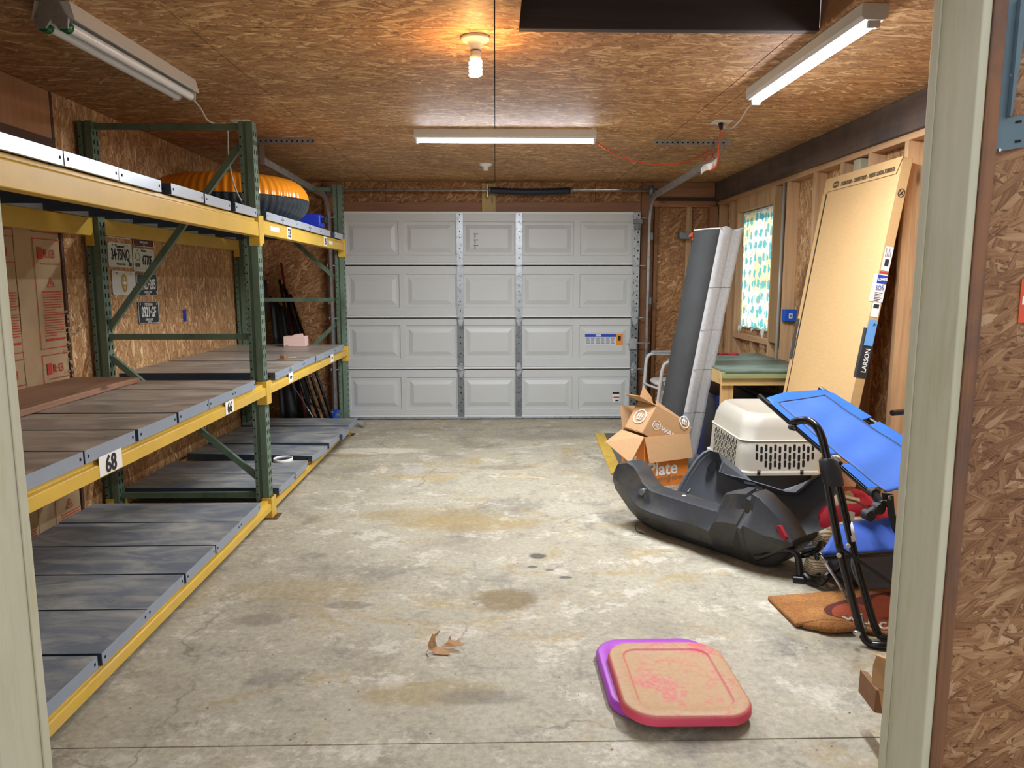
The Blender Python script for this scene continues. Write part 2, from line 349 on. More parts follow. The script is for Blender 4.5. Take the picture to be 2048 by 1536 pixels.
def arc(p0, p1, p2, n=8):
    """quadratic bend"""
    p0, p1, p2 = Vector(p0), Vector(p1), Vector(p2)
    return [(1 - t) ** 2 * p0 + 2 * t * (1 - t) * p1 + t * t * p2 for t in [i / n for i in range(n + 1)]]
def smoothpath(pts, n=6):
    pts = [Vector(p) for p in pts]; P = [pts[0]] + pts + [pts[-1]]; out = []
    for i in range(1, len(P) - 2):
        a, b, c, d = P[i - 1:i + 3]
        for j in range(n):
            t = j / n; out.append(0.5 * ((2 * b) + (c - a) * t + (2 * a - 5 * b + 4 * c - d) * t * t + (3 * b - a - 3 * c + d) * t ** 3))
    out.append(pts[-1]); return out
# ------------------------------------------------------------------ lights
M('led_glow', (236, 244, 255), emit=LED_POWER, var=0); M('bulb_glow', (255, 196, 120), emit=BULB_POWER, var=0)
M('fixture_white', (214, 214, 210), 0.35, var=0.02); M('tube_off', (240, 242, 244), 0.2, var=0.0); M('green_glass', (22, 110, 62), 0.15, var=0.1)
ZC = 2.437
XL, XR, XS, YB, YF0, YF1 = -2.38, 2.38, 2.29, 7.80, 1.46, 1.60
def led_light(name, p0, p1, label, up_w=0.10, h=0.058, drop=0.0):
    """linear shop light: white channel housing on the ceiling with one glowing tube under it"""
    p0, p1 = Vector(p0), Vector(p1); d = (p1 - p0).normalized(); s = d.cross(Vector((0, 0, 1)))
    t = thing(name, (p0 + p1) / 2, label, 'shop light', None); L = (p1 - p0).length
    b = B(); z1, z0 = ZC - drop, ZC - drop - h
    prof = [(-up_w / 2, z1), (up_w / 2, z1), (up_w / 2, z0 + 0.012), (up_w / 2 - 0.012, z0), (-up_w / 2 + 0.012, z0), (-up_w / 2, z0 + 0.012)]
    b.loft([[Vector((q.x, q.y, 0)) + s * a + Vector((0, 0, z)) for a, z in prof] for q in (p0, p1)])
    b.build('housing', 'fixture_white', t, bevel=0.002)
    b = B(); zt = z0 - 0.004; e0, e1 = p0 + d * 0.022, p1 - d * 0.022
    hc = [(0.020 * math.cos(a), -0.020 * math.sin(a)) for a in [math.pi * i / 10 for i in range(11)]]
    b.loft([[Vector((q.x, q.y, zt + c_)) + s * a for a, c_ in hc] for q in (e0, e1)]); b.build('led_tube', 'led_glow', t)
    al = bpy.data.lights.new('led_strip', 'AREA'); al.shape = 'RECTANGLE'; al.size = (e1 - e0).length; al.size_y = 0.03; al.energy = LED_WATTS; al.color = (0.84, 0.91, 1.0)
    lo_ = bpy.data.objects.new('led_strip', al); COL.objects.link(lo_); lo_.location = ((e0.x + e1.x) / 2, (e0.y + e1.y) / 2, zt - 0.0215); lo_.rotation_euler = (0, 0, math.atan2(d.y, d.x)); adopt(lo_, t)
    b = B()
    for q, sg in ((p0, 1), (p1, -1)):
        c = q + d * sg * 0.012; b.loft([[Vector((q2.x, q2.y, zt + z_)) + s * a_ for a_, z_ in ((-0.023, 0.002), (0.023, 0.002), (0.021, -0.022), (-0.021, -0.022))] for q2 in (c - d * 0.009, c + d * 0.009)])
    [q.build('end_cap', 'fixture_white', t) for q in islands(b)]
    return t
led_light('shop_light', (-0.54, 5.16, 0), (0.68, 5.16, 0), 'lit white LED strip light across the ceiling in front of the garage door')
led_light('shop_light', (1.375, 4.05, 0), (1.39, 2.83, 0), 'lit white LED strip light near the right wall with a white cord')
# warm bulb in a porcelain lampholder
t = thing('ceiling_bulb', (-0.08, 3.25, ZC), 'glowing warm spiral bulb in a round white porcelain lampholder', 'ceiling lamp')
b = B(); c = Vector((-0.08, 3.25, 0))
def lathe(b, cx, cy, prof, seg=28, cap0=True, cap1=True):
    b.loft([[Vector((cx + r * math.cos(2 * math.pi * i / seg), cy + r * math.sin(2 * math.pi * i / seg), z)) for i in range(seg)] for r, z in prof], cap0, cap1)
lathe(b, c.x, c.y, [(0.060, ZC), (0.062, ZC - 0.006), (0.055, ZC - 0.014), (0.034, ZC - 0.022), (0.024, ZC - 0.032), (0.022, ZC - 0.052)])
b.build('lampholder', 'white_plastic', t)
b = B(); lathe(b, c.x, c.y, [(0.0225, ZC - 0.052), (0.0225, ZC - 0.055)]); b.build('rim_ring', 'galv_dull', t)
b = B(); lathe(b, c.x, c.y, [(0.020, ZC - 0.054), (0.023, ZC - 0.07), (0.025, ZC - 0.088), (0.020, ZC - 0.092)]); b.build('bulb_base', 'white_plastic', t)
b = B(); pts = [(c.x + 0.021 * math.cos(a), c.y + 0.021 * math.sin(a), ZC - 0.096 - 0.055 * a / (2 * math.pi * 3.5)) for a in [i * 2 * math.pi * 3.5 / 70 for i in range(71)]]
b.tube(pts, 0.0075, 7); b.tube([(c.x, c.y, ZC - 0.09), (c.x, c.y, ZC - 0.157)], 0.014, 8); b.build('spiral_tube', 'bulb_glow', t)
t = thing('ceiling_lampholder', (-0.08, 6.6, ZC), 'small empty white porcelain lampholder on the ceiling behind the strip light', 'lampholder')
b = B(); lathe(b, -0.08, 6.6, [(0.058, ZC), (0.060, ZC - 0.008), (0.045, ZC - 0.018), (0.024, ZC - 0.03), (0.022, ZC - 0.055)]); b.build('lampholder_body', 'white_plastic', t)
# unlit two-tube fixture on the left
t = thing('fluorescent_fixture', (-1.6, 3.45, ZC), 'unlit twin tube fluorescent fixture hanging at the upper left', 'shop light')
y0, y1 = 2.875, 3.94
def fx(y): return -1.600 + 0.03 * (y - y0) / (y1 - y0)
prof = [(-0.062, 2.436), (0.062, 2.436), (0.078, 2.372), (0.074, 2.371), (0.05, 2.395), (-0.05, 2.395), (-0.074, 2.371), (-0.078, 2.372)]
b = B(); b.loft([[Vector((fx(y) + a, y, z)) for a, z in prof] for y in (y0, y1)])
for f in b.bm.faces: f.smooth = False
b.build('reflector', 'fixture_white', t)
for sx in (-0.034, 0.034):
    b = B(); b.tube([(fx(y0) + sx, y0 + 0.01, 2.357), (fx(y1) + sx, y1 - 0.01, 2.357)], 0.020, 14); b.build('fluorescent_tube', 'tube_off', t, smooth=True)
for y, sg in ((y0, -1), (y1, 1)):
    b = B(); pr = [(-0.03, 2.436), (0.03, 2.436), (0.045, 2.40), (0.06, 2.375), (0.056, 2.338), (0.022, 2.338), (0.0, 2.372), (-0.022, 2.338), (-0.056, 2.338), (-0.06, 2.375), (-0.045, 2.40)]
    b.prism([(fx(y) + a, y, z) for a, z in pr], (0, sg * (0.012 if sg < 0 else 0.003), 0)); b.build('end_plate', 'galvanised' if sg < 0 else 'fixture_white', t)
for sx in (-0.036, 0.036):
    b = B(); b.tube([(fx(y0) + sx, y0 - 0.003, 2.352), (fx(y0) + sx, y0 + 0.03, 2.352)], 0.0225, 14); b.build('lamp_socket', 'green_glass', t)

# ------------------------------------------------------------------ the setting
def struct(o): o['kind'] = 'structure'; return o
b = B(); b.box((-4, -3.5, -0.12), (4, 2.139, 0)); b.box((-4, 2.145, -0.12), (4, 8.2, 0)); b.box((-4, 2.13, -0.14), (4, 2.16, -0.008))
struct(b.build('floor', 'concrete'))
# ceiling sheets with open seams and the attic opening
b = B(); g = 0.0026
HX0, HX1, HY = 0.098, 1.315, 3.135
cols = [(XL - 0.1, -1.225, [1.6, 4.22, 6.66, 7.9]), (-1.225, 0.0, [1.6, 3.15, 5.59, 7.9]), (1.335, XR + 0.1, [1.6, 3.13, 5.56, 7.9])]
for x0, x1, ys in cols:
    for a, c2 in zip(ys, ys[1:]): b.box((x0 + g, a + g, ZC), (x1 - g, c2 - g, ZC + 0.011))
for a, c2 in ((HY, 4.34), (4.34, 6.78), (6.78, 7.9)): b.box((g, a + g, ZC), (1.225 - g, c2 - g, ZC + 0.011)) ; b.box((1.225 + g, a + g, ZC), (1.335 - g, c2 - g, ZC + 0.011)) if a == HY else b.box((1.225 + g, a + g, ZC), (1.335, c2 - g, ZC + 0.011))
b.box((g, 1.6, ZC), (HX0, HY - g, ZC + 0.011)); b.box((HX1, 1.6, ZC), (1.335, HY - g, ZC + 0.011)); b.box((HX0, 1.6, ZC), (HX1, 1.75, ZC + 0.011))
ceil = struct(b.build('ceiling', 'osb_ceiling'))
b = B(); b.mi = 0; b.box((XL - 0.1, HY + 0.06, ZC + 0.012), (XR + 0.1, 7.9, ZC + 0.03)); b.box((XL - 0.1, 1.5, ZC + 0.012), (HX0 - 0.04, HY + 0.06, ZC + 0.03)); b.box((HX1 + 0.04, 1.5, ZC + 0.012), (XR + 0.1, HY + 0.06, ZC + 0.03)); b.build('backing', 'dark_hole', ceil)
b = B(); b.box((HX0, HY, ZC - 0.002), (HX1, HY + 0.04, ZC + 0.26)); b.build('hatch_header', 'dark_board', ceil, bevel=0.003)
b = B(); b.box((HX1, 1.7, ZC + 0.012), (HX1 + 0.038, HY, ZC + 0.26)); b.box((HX0 - 0.038, 1.7, ZC + 0.012), (HX0, HY, ZC + 0.26)); b.build('hatch_side', 'side_board', ceil)
b = B(); b.box((HX0 - 0.04, 1.7, ZC + 0.26), (HX1 + 0.04, HY + 0.04, ZC + 0.28)); b.build('hatch_cover', 'dark_board', ceil)
# left wall: strand board sheets beyond the bay of paper-faced insulation
b = B()
ys = [4.20, 5.42, 6.64, 7.85]
for a, c2 in zip(ys, ys[1:]): b.box((XL - 0.012, a + g, 0), (XL, c2 - g, ZC))
b.box((XL - 0.03, 1.5, 0), (XL - 0.0125, 7.9, ZC + 0.01))
wl = struct(b.build('wall_left', 'osb_left'))
b = B(); b.box((XL - 0.006, 1.6, 2.19), (XL + 0.0, 4.175, ZC - 0.002)); b.build('plywood_strip', 'plywood', wl)
b = B(); b.box((XL - 0.012, 1.6, 2.115), (XL + 0.002, 4.175, 2.19)); b.build('top_plate', 'dark_strip', wl)
b = B(); b.box((XL - 0.012, 4.178, 0), (XL + 0.001, 4.197, ZC)); b.build('stud_edge', 'dark_strip', wl)
M('kraft_paper', (176, 148, 110), 0.7, var=0.08, scale=9)
batt_w = 0.385; nb = 6
for i in range(nb):
    y1 = 4.172 - i * (batt_w + 0.006); y0 = y1 - batt_w
    b = B()
    b.grid(lambda u, v: Vector((XL - 0.0085 + 0.006 * math.sin(math.pi * u) + 0.004 * mnoise.noise(Vector((u * 5 + i * 9, v * 9, 0))), y0 + (y1 - y0) * u, 0.05 + 2.07 * v)), 8, 40)
    bt = b.build('insulation_batt', 'kraft_paper', wl, smooth=True)
    # printed marks: brand square with R-13, warning triangle, fine print
    r = B(); xx = XL + 0.0015
    def qd(ya, yb, za, zb): r.box((xx - 0.0008, ya, za), (xx, yb, zb))
    yb = y0 + 0.135; ye = y1 - 0.006
    for R in (2.186, 1.577, 0.968, 0.36):
        if R + 0.075 < 2.11: qd(yb, ye, R + 0.072, R + 0.076)
        qd(yb, yb + 0.0035, R - 0.50, min(R + 0.075, 2.11)); qd(yb, ye, R - 0.502, R - 0.498); qd(yb + 0.05, ye, R - 0.056, R - 0.052)
        if R + 0.03 < 2.11: qd(yb + 0.035, yb + 0.078, R - 0.03, R + 0.03)
        tz = R - 0.125
        for q0, q1 in (((yb + 0.10, tz - 0.05), (yb + 0.13, tz)), ((yb + 0.16, tz - 0.05), (yb + 0.13, tz)), ((yb + 0.10, tz - 0.05), (yb + 0.16, tz - 0.05))):
            r.tube([(xx, q0[0], q0[1]), (xx, q1[0], q1[1])], 0.002, 4)
        qd(yb + 0.127, yb + 0.133, tz - 0.04, tz - 0.018)
        z = R - 0.205
        for ln in range(19):
            if ln == 8: qd(yb + 0.045, ye - 0.01, z, z + 0.0035); z -= 0.014; continue
            w = 0.165 + random.random() * 0.025 if ln not in (7, 17) else 0.1
            if ln == 18: z -= 0.012; w = 0.18
            y = yb + 0.05
            while y < yb + 0.05 + w:
                ww = 0.010 + random.random() * 0.018; qd(y, min(y + ww, yb + 0.05 + w), z, z + (0.0115 if ln == 18 else 0.0065 if ln in (0, 9) else 0.0045)); y += ww + 0.0035
            z -= 0.0135
    r.build('printed_marks', 'ink_red', wl)
    for R in (1.577, 0.968, 0.36, 2.07):
        text('R·13', 0.062, (xx, yb + 0.088, R - 0.022), (0, 1, 0), (0, 0, 1), 'insulation_lettering', 'ink_red', wl, bold=0.001, sx=0.85)
# torn paper edge by the last batt
M('torn_paper', (172, 148, 116), 0.8, var=0.15)
b = B()
for k_ in range(22):
    z = 0.92 + random.random() * 0.36; y = 4.15 + random.uniform(-0.03, 0.03); s = random.uniform(0.006, 0.02)
    b.face([Vector((XL + 0.003, y, z)), Vector((XL + 0.012 + s * 0.4, y + s, z - s * random.random())), Vector((XL + 0.006, y + s * 0.3, z - s * 1.4))])
b.tube([(XL + 0.004, 4.17, 1.15), (XL + 0.02, 4.24, 1.14), (XL + 0.02, 4.30, 1.18)], 0.004, 5)
b.build('torn_paper', 'torn_paper', wl)
# right wall: sheathing, studs, plates, dark beam, sill framing of the window
b = B(); b.box((XR, 1.5, 0), (XR + 0.012, 6.25, ZC)); b.box((XR, 7.06, 0), (XR + 0.012, 7.9, ZC)); b.box((XR, 6.25, 0), (XR + 0.012, 7.06, 1.0)); b.box((XR, 6.25, 2.06), (XR + 0.012, 7.06, ZC))
wr = struct(b.build('wall_right', 'osb_right'))
for y in (2.15, 2.56, 2.97, 3.38, 3.79, 4.19, 4.60, 4.97, 5.39, 5.875, 6.15, 7.08, 7.30, 7.66):
    b = B(); b.box((XS, y, 0.04), (XR - 0.001, y + 0.038, 2.205)); b.build('stud', 'stud_wood', wr, bevel=0.0015)
b = B(); b.box((XS + 0.01, 4.76, 0.04), (XR - 0.001, 4.85, 2.20)); b.build('post', 'treated', wr, bevel=0.004)
b = B(); b.box((XS, 1.6, 2.205), (XR, 7.78, 2.243)); b.build('top_plate', 'plate_wood', wr, bevel=0.0015)
b = B(); b.box((XS, 1.6, 0), (XR, 7.78, 0.04)); b.build('sole_plate', 'plate_wood', wr)
b = B(); b.box((2.262, 1.6, 2.243), (2.30, 7.74, ZC - 0.001)); b.build('beam', 'beam_wood', wr, bevel=0.002)
b = B(); b.box((2.30, 1.6, 2.243), (XR, 7.78, ZC)); b.build('rim_joist', 'dark_strip', wr)
# plywood panel over the window side and boards round it
M('tan_panel', (150, 116, 74), 0.7, var=0.06, scale=6)
b = B(); b.box((XS - 0.004, 5.95, 0.93), (XS + 0.008, 6.148, 2.12)); b.build('window_side_panel', 'tan_panel', wr, bevel=0.001)
b = B(); b.box((XS, 6.19, 2.075), (XR, 7.08, 2.205)); b.build('window_header', 'stud_wood', wr)
b = B(); b.box((XS, 6.19, 0.90), (XR, 7.08, 0.95)); b.build('window_sill_board', 'plate_wood', wr, bevel=0.002)
b = B(); b.box((XS + 0.02, 6.30, 0.86), (XR, 6.42, 0.90)); b.box((XS + 0.02, 6.62, 0.04), (XR, 6.66, 0.90)); b.build('cripple_stud', 'stud_wood', wr)
# window: frame, pane, ragged printed curtain lit from outside
w = bpy.data.objects.new('window_1', None); COL.objects.link(w); w.location = (XR, 6.7, 1.0); struct(w)
b = B()
for lo, hi in (((XR - 0.03, 6.20, 1.0), (XR + 0.05, 6.24, 2.07)), ((XR - 0.03, 7.04, 1.0), (XR + 0.05, 7.08, 2.07)), ((XR - 0.03, 6.24, 1.0), (XR + 0.05, 7.04, 1.03)), ((XR - 0.03, 6.24, 2.04), (XR + 0.05, 7.04, 2.07))): b.box(lo, hi)
b.build('window_frame', 'white_paint', w)
gm = NT('glass'); tp = gm.n('BsdfTransparent'); gl = gm.n('BsdfGlossy'); gl.inputs['Roughness'].default_value = 0.03; gmx = gm.n('MixShader'); fr = gm.n('Fresnel'); gm.l(fr.outputs[0], gmx.inputs[0])
gm.l(tp.outputs[0], gmx.inputs[1]); gm.l(gl.outputs[0], gmx.inputs[2]); gm.l(gmx.outputs[0], gm.out.inputs[0]); MATS['glass'] = gm.m
b = B(); b.box((XR + 0.014, 6.24, 1.03), (XR + 0.018, 7.04, 2.04)); b.build('pane', 'glass', w)
k = NT('curtain_print'); co = k.coord()
cb = k.n('CombineXYZ'); sp = k.n('SeparateXYZ'); k.l(co, sp.inputs[0]); k.l(sp.outputs[1], cb.inputs[0]); k.l(sp.outputs[2], cb.inputs[1])
wob = k.n('TexNoise'); k.l(co, wob.inputs['Vector']); wob.inputs['Scale'].default_value = 30; ws = k.n('VectorMath', operation='SCALE'); k.l(wob.outputs['Color'], ws.inputs[0]); ws.inputs['Scale'].default_value = 0.05
ad = k.n('VectorMath', operation='ADD'); k.l(cb.outputs[0], ad.inputs[0]); k.l(ws.outputs[0], ad.inputs[1])
def cells(scale, rnd, off):
    v = k.n('TexVoronoi', feature='F1', voronoi_dimensions='2D'); k.l(k.map(ad.outputs[0], (1.35, 0.78, 1), loc=off), v.inputs['Vector']); v.inputs['Scale'].default_value = scale; v.inputs['Randomness'].default_value = rnd
    return v.outputs['Distance']
yel = k.noise(co, 3.0, 3, 0.5)
col = k.mix(k.ramp(yel, [(0.42, (0.2, 0.2, 0.2, 1)), (0.62, (0.95, 0.95, 0.95, 1))]), lin((250, 252, 250)), lin((248, 238, 176)))
col = k.mix(k.ramp(cells(11, 0.4, (0, 0, 0)), [(0.28, (0.9, 0.9, 0.9, 1)), (0.36, (0, 0, 0, 1))]), col, lin((72, 184, 190)))
col = k.mix(k.ramp(cells(14, 0.9, (4.3, 2.2, 0)), [(0.13, (0.6, 0.6, 0.6, 1)), (0.2, (0, 0, 0, 1))]), col, lin((208, 168, 110)))
tr = k.n('BsdfTranslucent'); df = k.n('BsdfDiffuse'); k.l(col, tr.inputs[0]); k.l(col, df.inputs[0]); ms = k.n('MixShader'); ms.inputs[0].default_value = 0.82
k.l(df.outputs[0], ms.inputs[1]); k.l(tr.outputs[0], ms.inputs[2]); k.l(ms.outputs[0], k.out.inputs[0]); MATS['curtain_print'] = k.m
b = B()
def cur(u, v):
    y = 6.255 + (6.985 - 6.255) * u; z = 2.05 - 1.03 * v
    if v > 0.99: z += 0.03 * mnoise.noise(Vector((u * 9, 3, 1))) - 0.01
    if u < 0.01: y += 0.018 * mnoise.noise(Vector((v * 12, 5, 2))) + 0.012 * v
    if v < 0.01: z += 0.006 * math.sin(u * 8)
    return Vector((XS + 0.040 + 0.008 * math.sin(u * 30 + v * 2) + 0.004 * math.sin(u * 61), y, z))
b.grid(cur, 60, 40); cu_ = b.build('curtain', 'curtain_print', smooth=True)
tag(cu_, 'ragged curtain with teal and yellow print glowing over the window', 'curtain')
b = B()
for y, z, L in ((6.32, 1.02, 0.11), (6.35, 1.02, 0.07), (6.30, 1.03, 0.06), (6.95, 1.02, 0.08), (6.90, 1.01, 0.04), (6.6, 1.01, 0.03)):
    b.tube([(XS + 0.012, y, z), (XS + 0.008, y + 0.006, z - L * 0.5), (XS + 0.012, y - 0.004, z - L)], 0.006, 5, rs=[0.012, 0.008, 0.002])
[q.build('torn_fringe', 'off_white', cu_) for q in islands(b)]
# back wall
b = B(); b.box((-1.62, YB, 2.0), (1.52, YB + 0.012, ZC)); b.box((XL, YB, 0), (-1.62 - g, YB + 0.012, ZC)); b.box((1.52 + g, YB, 0), (XR, YB + 0.012, ZC)); b.box((-1.7, YB + 0.02, 0), (1.6, YB + 0.03, 2.2))
wb = struct(b.build('wall_back', 'osb_back'))
def wbox(name, x0, x1, z0, z1, m, y0=7.765, y1=7.799):
    b = B(); b.box((x0, y0, z0), (x1, y1, z1)); return b.build(name, m, wb, bevel=0.0015)
wbox('header_board', -1.62, 1.50, 2.13, 2.235, 'header_wood'); wbox('center_block', -0.135, 0.005, 2.132, 2.42, 'pale_wood', 7.745, 7.764)
wbox('door_post', -1.74, -1.615, 0, ZC - 0.003, 'post_wood', 7.745); wbox('door_post', 1.505, 1.625, 0, ZC - 0.003, 'post_wood', 7.745)
wbox('stud', 1.645, 1.68, 0, 2.19, 'post_wood', 7.755); wbox('stud', 1.975, 2.03, 0, 2.19, 'stud_wood', 7.755); wbox('top_plate', 1.63, 2.28, 2.19, 2.25, 'header_wood', 7.745)
wbox('dark_ledger', 1.63, 2.26, 2.25, 2.285, 'dark_board', 7.735); wbox('plywood_strip', 1.63, 2.26, 2.285, ZC - 0.003, 'header_wood', 7.75)
wbox('panel_joint', -1.12, -1.115, 2.235, ZC, 'dark_board', 7.797, 7.80); wbox('panel_joint', 1.03, 1.035, 2.235, ZC, 'dark_board', 7.797, 7.80)
wbox('corner_stud', 2.2, 2.285, 0, 2.19, 'post_wood', 7.70, 7.79)
wbox('dark_bracket', 1.87, 1.985, 1.86, 1.93, 'galv_dull', 7.60, 7.70)
# front wall with the opening the picture looks through
b = B(); OX0, OX1 = -1.04, 0.917
b.box((OX1 + 0.024, YF0, 0), (XR + 0.5, YF0 + 0.012, ZC + 0.3)); b.box((XL - 0.5, YF0, 0), (OX0 - 0.024, YF0 + 0.012, ZC + 0.3)); b.box((OX0 - 0.024, YF0, 2.16), (OX1 + 0.024, YF0 + 0.012, ZC + 0.3))
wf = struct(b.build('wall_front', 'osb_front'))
b = B(); b.box((OX1 + 0.04, YF0 + 0.0125, 0), (XR + 0.5, YF1, ZC)); b.box((XL - 0.5, YF0 + 0.0125, 0), (OX0 - 0.04, YF1, ZC)); b.box((OX0 - 0.024, YF0 + 0.0125, 2.16), (OX1 + 0.024, YF1, ZC)); b.build('framing', 'dark_strip', wf)
for nm, xa, xb, xe in (('trim_1', OX1, OX1 + 0.019, OX1 + 0.046), ('trim_2', OX0 - 0.019, OX0, OX0 - 0.046)):
    b = B(); b.box((xa, YF0 - 0.008, 0), (xb, YF1 + 0.012, 2.16)); jb = struct(b.build(nm, 'jamb_paint', bevel=0.003))
    s = -1 if nm == 'trim_1' else 1; xf = OX1 if nm == 'trim_1' else OX0
    b = B(); b.box((min(xf, xf + s * 0.004), YF1 - 0.016, 0), (max(xf, xf + s * 0.004), YF1 + 0.012, 2.15)); b.build('stop_bead', 'jamb_paint', jb, bevel=0.0015)
    b = B(); x0, x1 = sorted((xa if s > 0 else xb, xe)); b.box((x0 + 0.0005, YF0 - 0.012, 0), (x1, YF0 - 0.0005, 2.16)); b.build('raw_edge_strip', 'raw_edge', jb, bevel=0.002)
b = B(); b.box((OX0 - 0.019, YF0 - 0.008, 2.16), (OX1 + 0.019, YF1 + 0.012, 2.179)); struct(b.build('trim_3', 'jamb_paint'))
# ------------------------------------------------------------------ sectional garage door
M('door_grey', (197, 198, 194), 0.42, var=0.025, scale=3)
d1 = bpy.data.objects.new('door_1', None); COL.objects.link(d1); d1.location = (0, 7.66, 0); struct(d1)
YD = 7.65; secs = [(0.028, 0.520, 0.102, 0.444), (0.532, 1.052, 0.637, 0.983), (1.064, 1.586, 1.162, 1.506), (1.598, 2.13, 1.692, 2.033)]
PXS = [(-1.51, -0.98), (-0.926, -0.404), (-0.335, 0.203), (0.268, 0.804), (0.866, 1.39)]
DX0, DX1 = -1.555, 1.44
for z0, z1, pa, pb in secs:
    b = B()
    def q(x0, x1, za, zb, y=YD): b.face([(x0, y, za), (x1, y, za), (x1, y, zb), (x0, y, zb)])
    q(DX0, DX1, z0 + 0.022, pa); q(DX0, DX1, pb, z1)
    xs = [DX0] + [v for p in PXS for v in p] + [DX1]
    for i in range(0, len(xs), 2): q(xs[i], xs[i + 1], pa, pb)
    for x0, x1 in PXS:
        prev = None
        for ins, dy in ((0, 0), (0.008, 0.010), (0.034, 0.010), (0.075, -0.004), (0.078, -0.004)):
            L = [(x0 + ins, YD + dy, pa + ins), (x1 - ins, YD + dy, pa + ins), (x1 - ins, YD + dy, pb - ins), (x0 + ins, YD + dy, pb - ins)]
            if prev:
                for i in range(4): b.face([prev[i], prev[(i + 1) % 4], L[(i + 1) % 4], L[i]])
            prev = L
        b.face(prev)
    b.box((DX0, YD + 0.012, z0), (DX1, YD + 0.045, z1))
    b.build('door_section', 'door_grey', d1)
    b = B(); b.box((DX0, YD - 0.016, z0), (DX1, YD + 0.01, z0 + 0.020)); b.build('section_lip', 'white_paint', d1, bevel=0.003)
b = B(); b.box((DX0, YD - 0.008, 2.108), (DX1, YD + 0.01, 2.13)); b.build('top_rail', 'white_paint', d1, bevel=0.003)
b = B(); b.box((DX0, YD - 0.02, 0.008), (DX1, YD + 0.03, 0.028)); b.build('bottom_rail', 'galvanised', d1, bevel=0.003)
b = B(); b.box((DX0, YD - 0.005, 0.0), (DX1, YD + 0.03, 0.009)); b.build('bottom_seal', 'black_rubber', d1)
for i, (z0, z1, _, _) in enumerate(secs):
    for xa, wd in ((-0.392, 0.066), (0.208, 0.066)):
        b = B(); b.box((xa, YD - 0.018, z0 + (0.0 if i else -0.01)), (xa + wd, YD - 0.001, z1 - 0.012)); b.mi = 1
        for fz in (0.12, 0.3, 0.5, 0.62, 0.8, 0.93):
            zz = z0 + (z1 - z0) * fz; b.box((xa + wd * 0.42, YD - 0.0188, zz), (xa + wd * 0.58, YD - 0.0175, zz + 0.013))
        b.build('center_stile', ['galvanised' if i > 1 else 'galv_dull', 'dark_hole'], d1, bevel=0.0)
    for xa, wd in ((DX0 - 0.055, 0.075), (1.40, 0.075)):
        b = B(); b.box((xa, YD - 0.018, z0), (xa + wd, YD + 0.03, z1 - 0.004)); b.mi = 1
        for fz in (0.1, 0.25, 0.42, 0.6, 0.78, 0.92):
            zz = z0 + (z1 - z0) * fz; b.box((xa + wd * 0.62, YD - 0.0188, zz), (xa + wd * 0.82, YD - 0.0175, zz + 0.018)); b.box((xa + wd * 0.2, YD - 0.0188, zz + 0.03), (xa + wd * 0.3, YD - 0.0175, zz + 0.045))
        b.build('end_stile', ['galvanised' if i > 1 else 'galv_dull', 'dark_hole'], d1)
for z in (0.526, 1.058, 1.592):
    for xa in (-0.359, 0.241, 1.437, -1.575):
        b = B(); y = YD - 0.024
        b.prism([(xa - 0.032, y, z - 0.02), (xa + 0.032, y, z - 0.02), (xa + 0.032, y, z - 0.005), (xa + 0.02, y, z + 0.0), (xa + 0.032, y, z + 0.008), (xa + 0.014, y, z + 0.07), (xa - 0.014, y, z + 0.07), (xa - 0.032, y, z + 0.008), (xa - 0.02, y, z)], (0, 0.005, 0))
        b.prism([(xa - 0.014, y, z - 0.075), (xa + 0.014, y, z - 0.075), (xa + 0.028, y, z - 0.02), (xa - 0.028, y, z - 0.02)], (0, 0.005, 0))
        b.tube([(xa - 0.04, y, z - 0.004), (xa + 0.04, y, z - 0.004)], 0.007, 8); b.build('hinge', 'galvanised', d1)
for z in (0.05, 0.526, 1.058, 1.592, 2.07):
    for sx in (1, -1):
        b = B(); xr = 1.475 if sx > 0 else -1.61; b.tube([(xr, YD - 0.01, z), (xr + sx * 0.085, YD - 0.01, z)], 0.006, 6); b.disc((xr + sx * 0.085, YD - 0.01, z), 0.022, (1, 0, 0), 0.012); b.build('roller', 'galvanised', d1)
b = B(); b.box((1.40, YD - 0.05, 2.01), (1.49, YD - 0.018, 2.055)); b.box((1.41, YD - 0.045, 1.95), (1.475, YD - 0.018, 2.01)); b.build('top_bracket', 'galv_dull', d1, bevel=0.002)
b = B(); b.box((1.385, YD - 0.045, 0.735), (1.46, YD - 0.018, 0.845)); b.tube([(1.36, YD - 0.03, 0.80), (1.60, YD - 0.03, 0.80)], 0.006, 6); b.build('slide_lock', 'galvanised', d1, bevel=0.002)
# stickers on the door
def sticker(parent, x0, x1, z0, z1, y, m, name='sticker'):
    b = B(); b.box((x0, y - 0.0012, z0), (x1, y, z1)); return b.build(name, m, parent)
M('print_blue', (38, 64, 168), 0.5, var=0); M('print_orange', (226, 140, 40), 0.5, var=0.05); M('print_grey', (206, 208, 212), 0.6, var=0.03)
p0, p1 = at(1170, 668, y=YD), at(1245, 690, y=YD)
ys_ = YD - 0.0045
sticker(d1, p0.x, p1.x, p1.z, p0.z, ys_, 'print_grey', 'warning_sticker'); sticker(d1, p0.x, p1.x - 0.07, p0.z - 0.03, p0.z, ys_ - 0.0015, 'print_blue', 'warning_sticker'); sticker(d1, p1.x - 0.068, p1.x, p1.z, p0.z, ys_ - 0.0015, 'print_orange', 'warning_sticker'); sticker(d1, p0.x + 0.11, p0.x + 0.165, p0.z - 0.025, p0.z - 0.005, ys_ - 0.003, 'paper', 'warning_sticker')
text('Wayne', 0.016, (p0.x + 0.112, ys_ - 0.0045, p0.z - 0.021), (1, 0, 0), (0, 0, 1), 'sticker_lettering', 'ink_black', d1)
b = B()
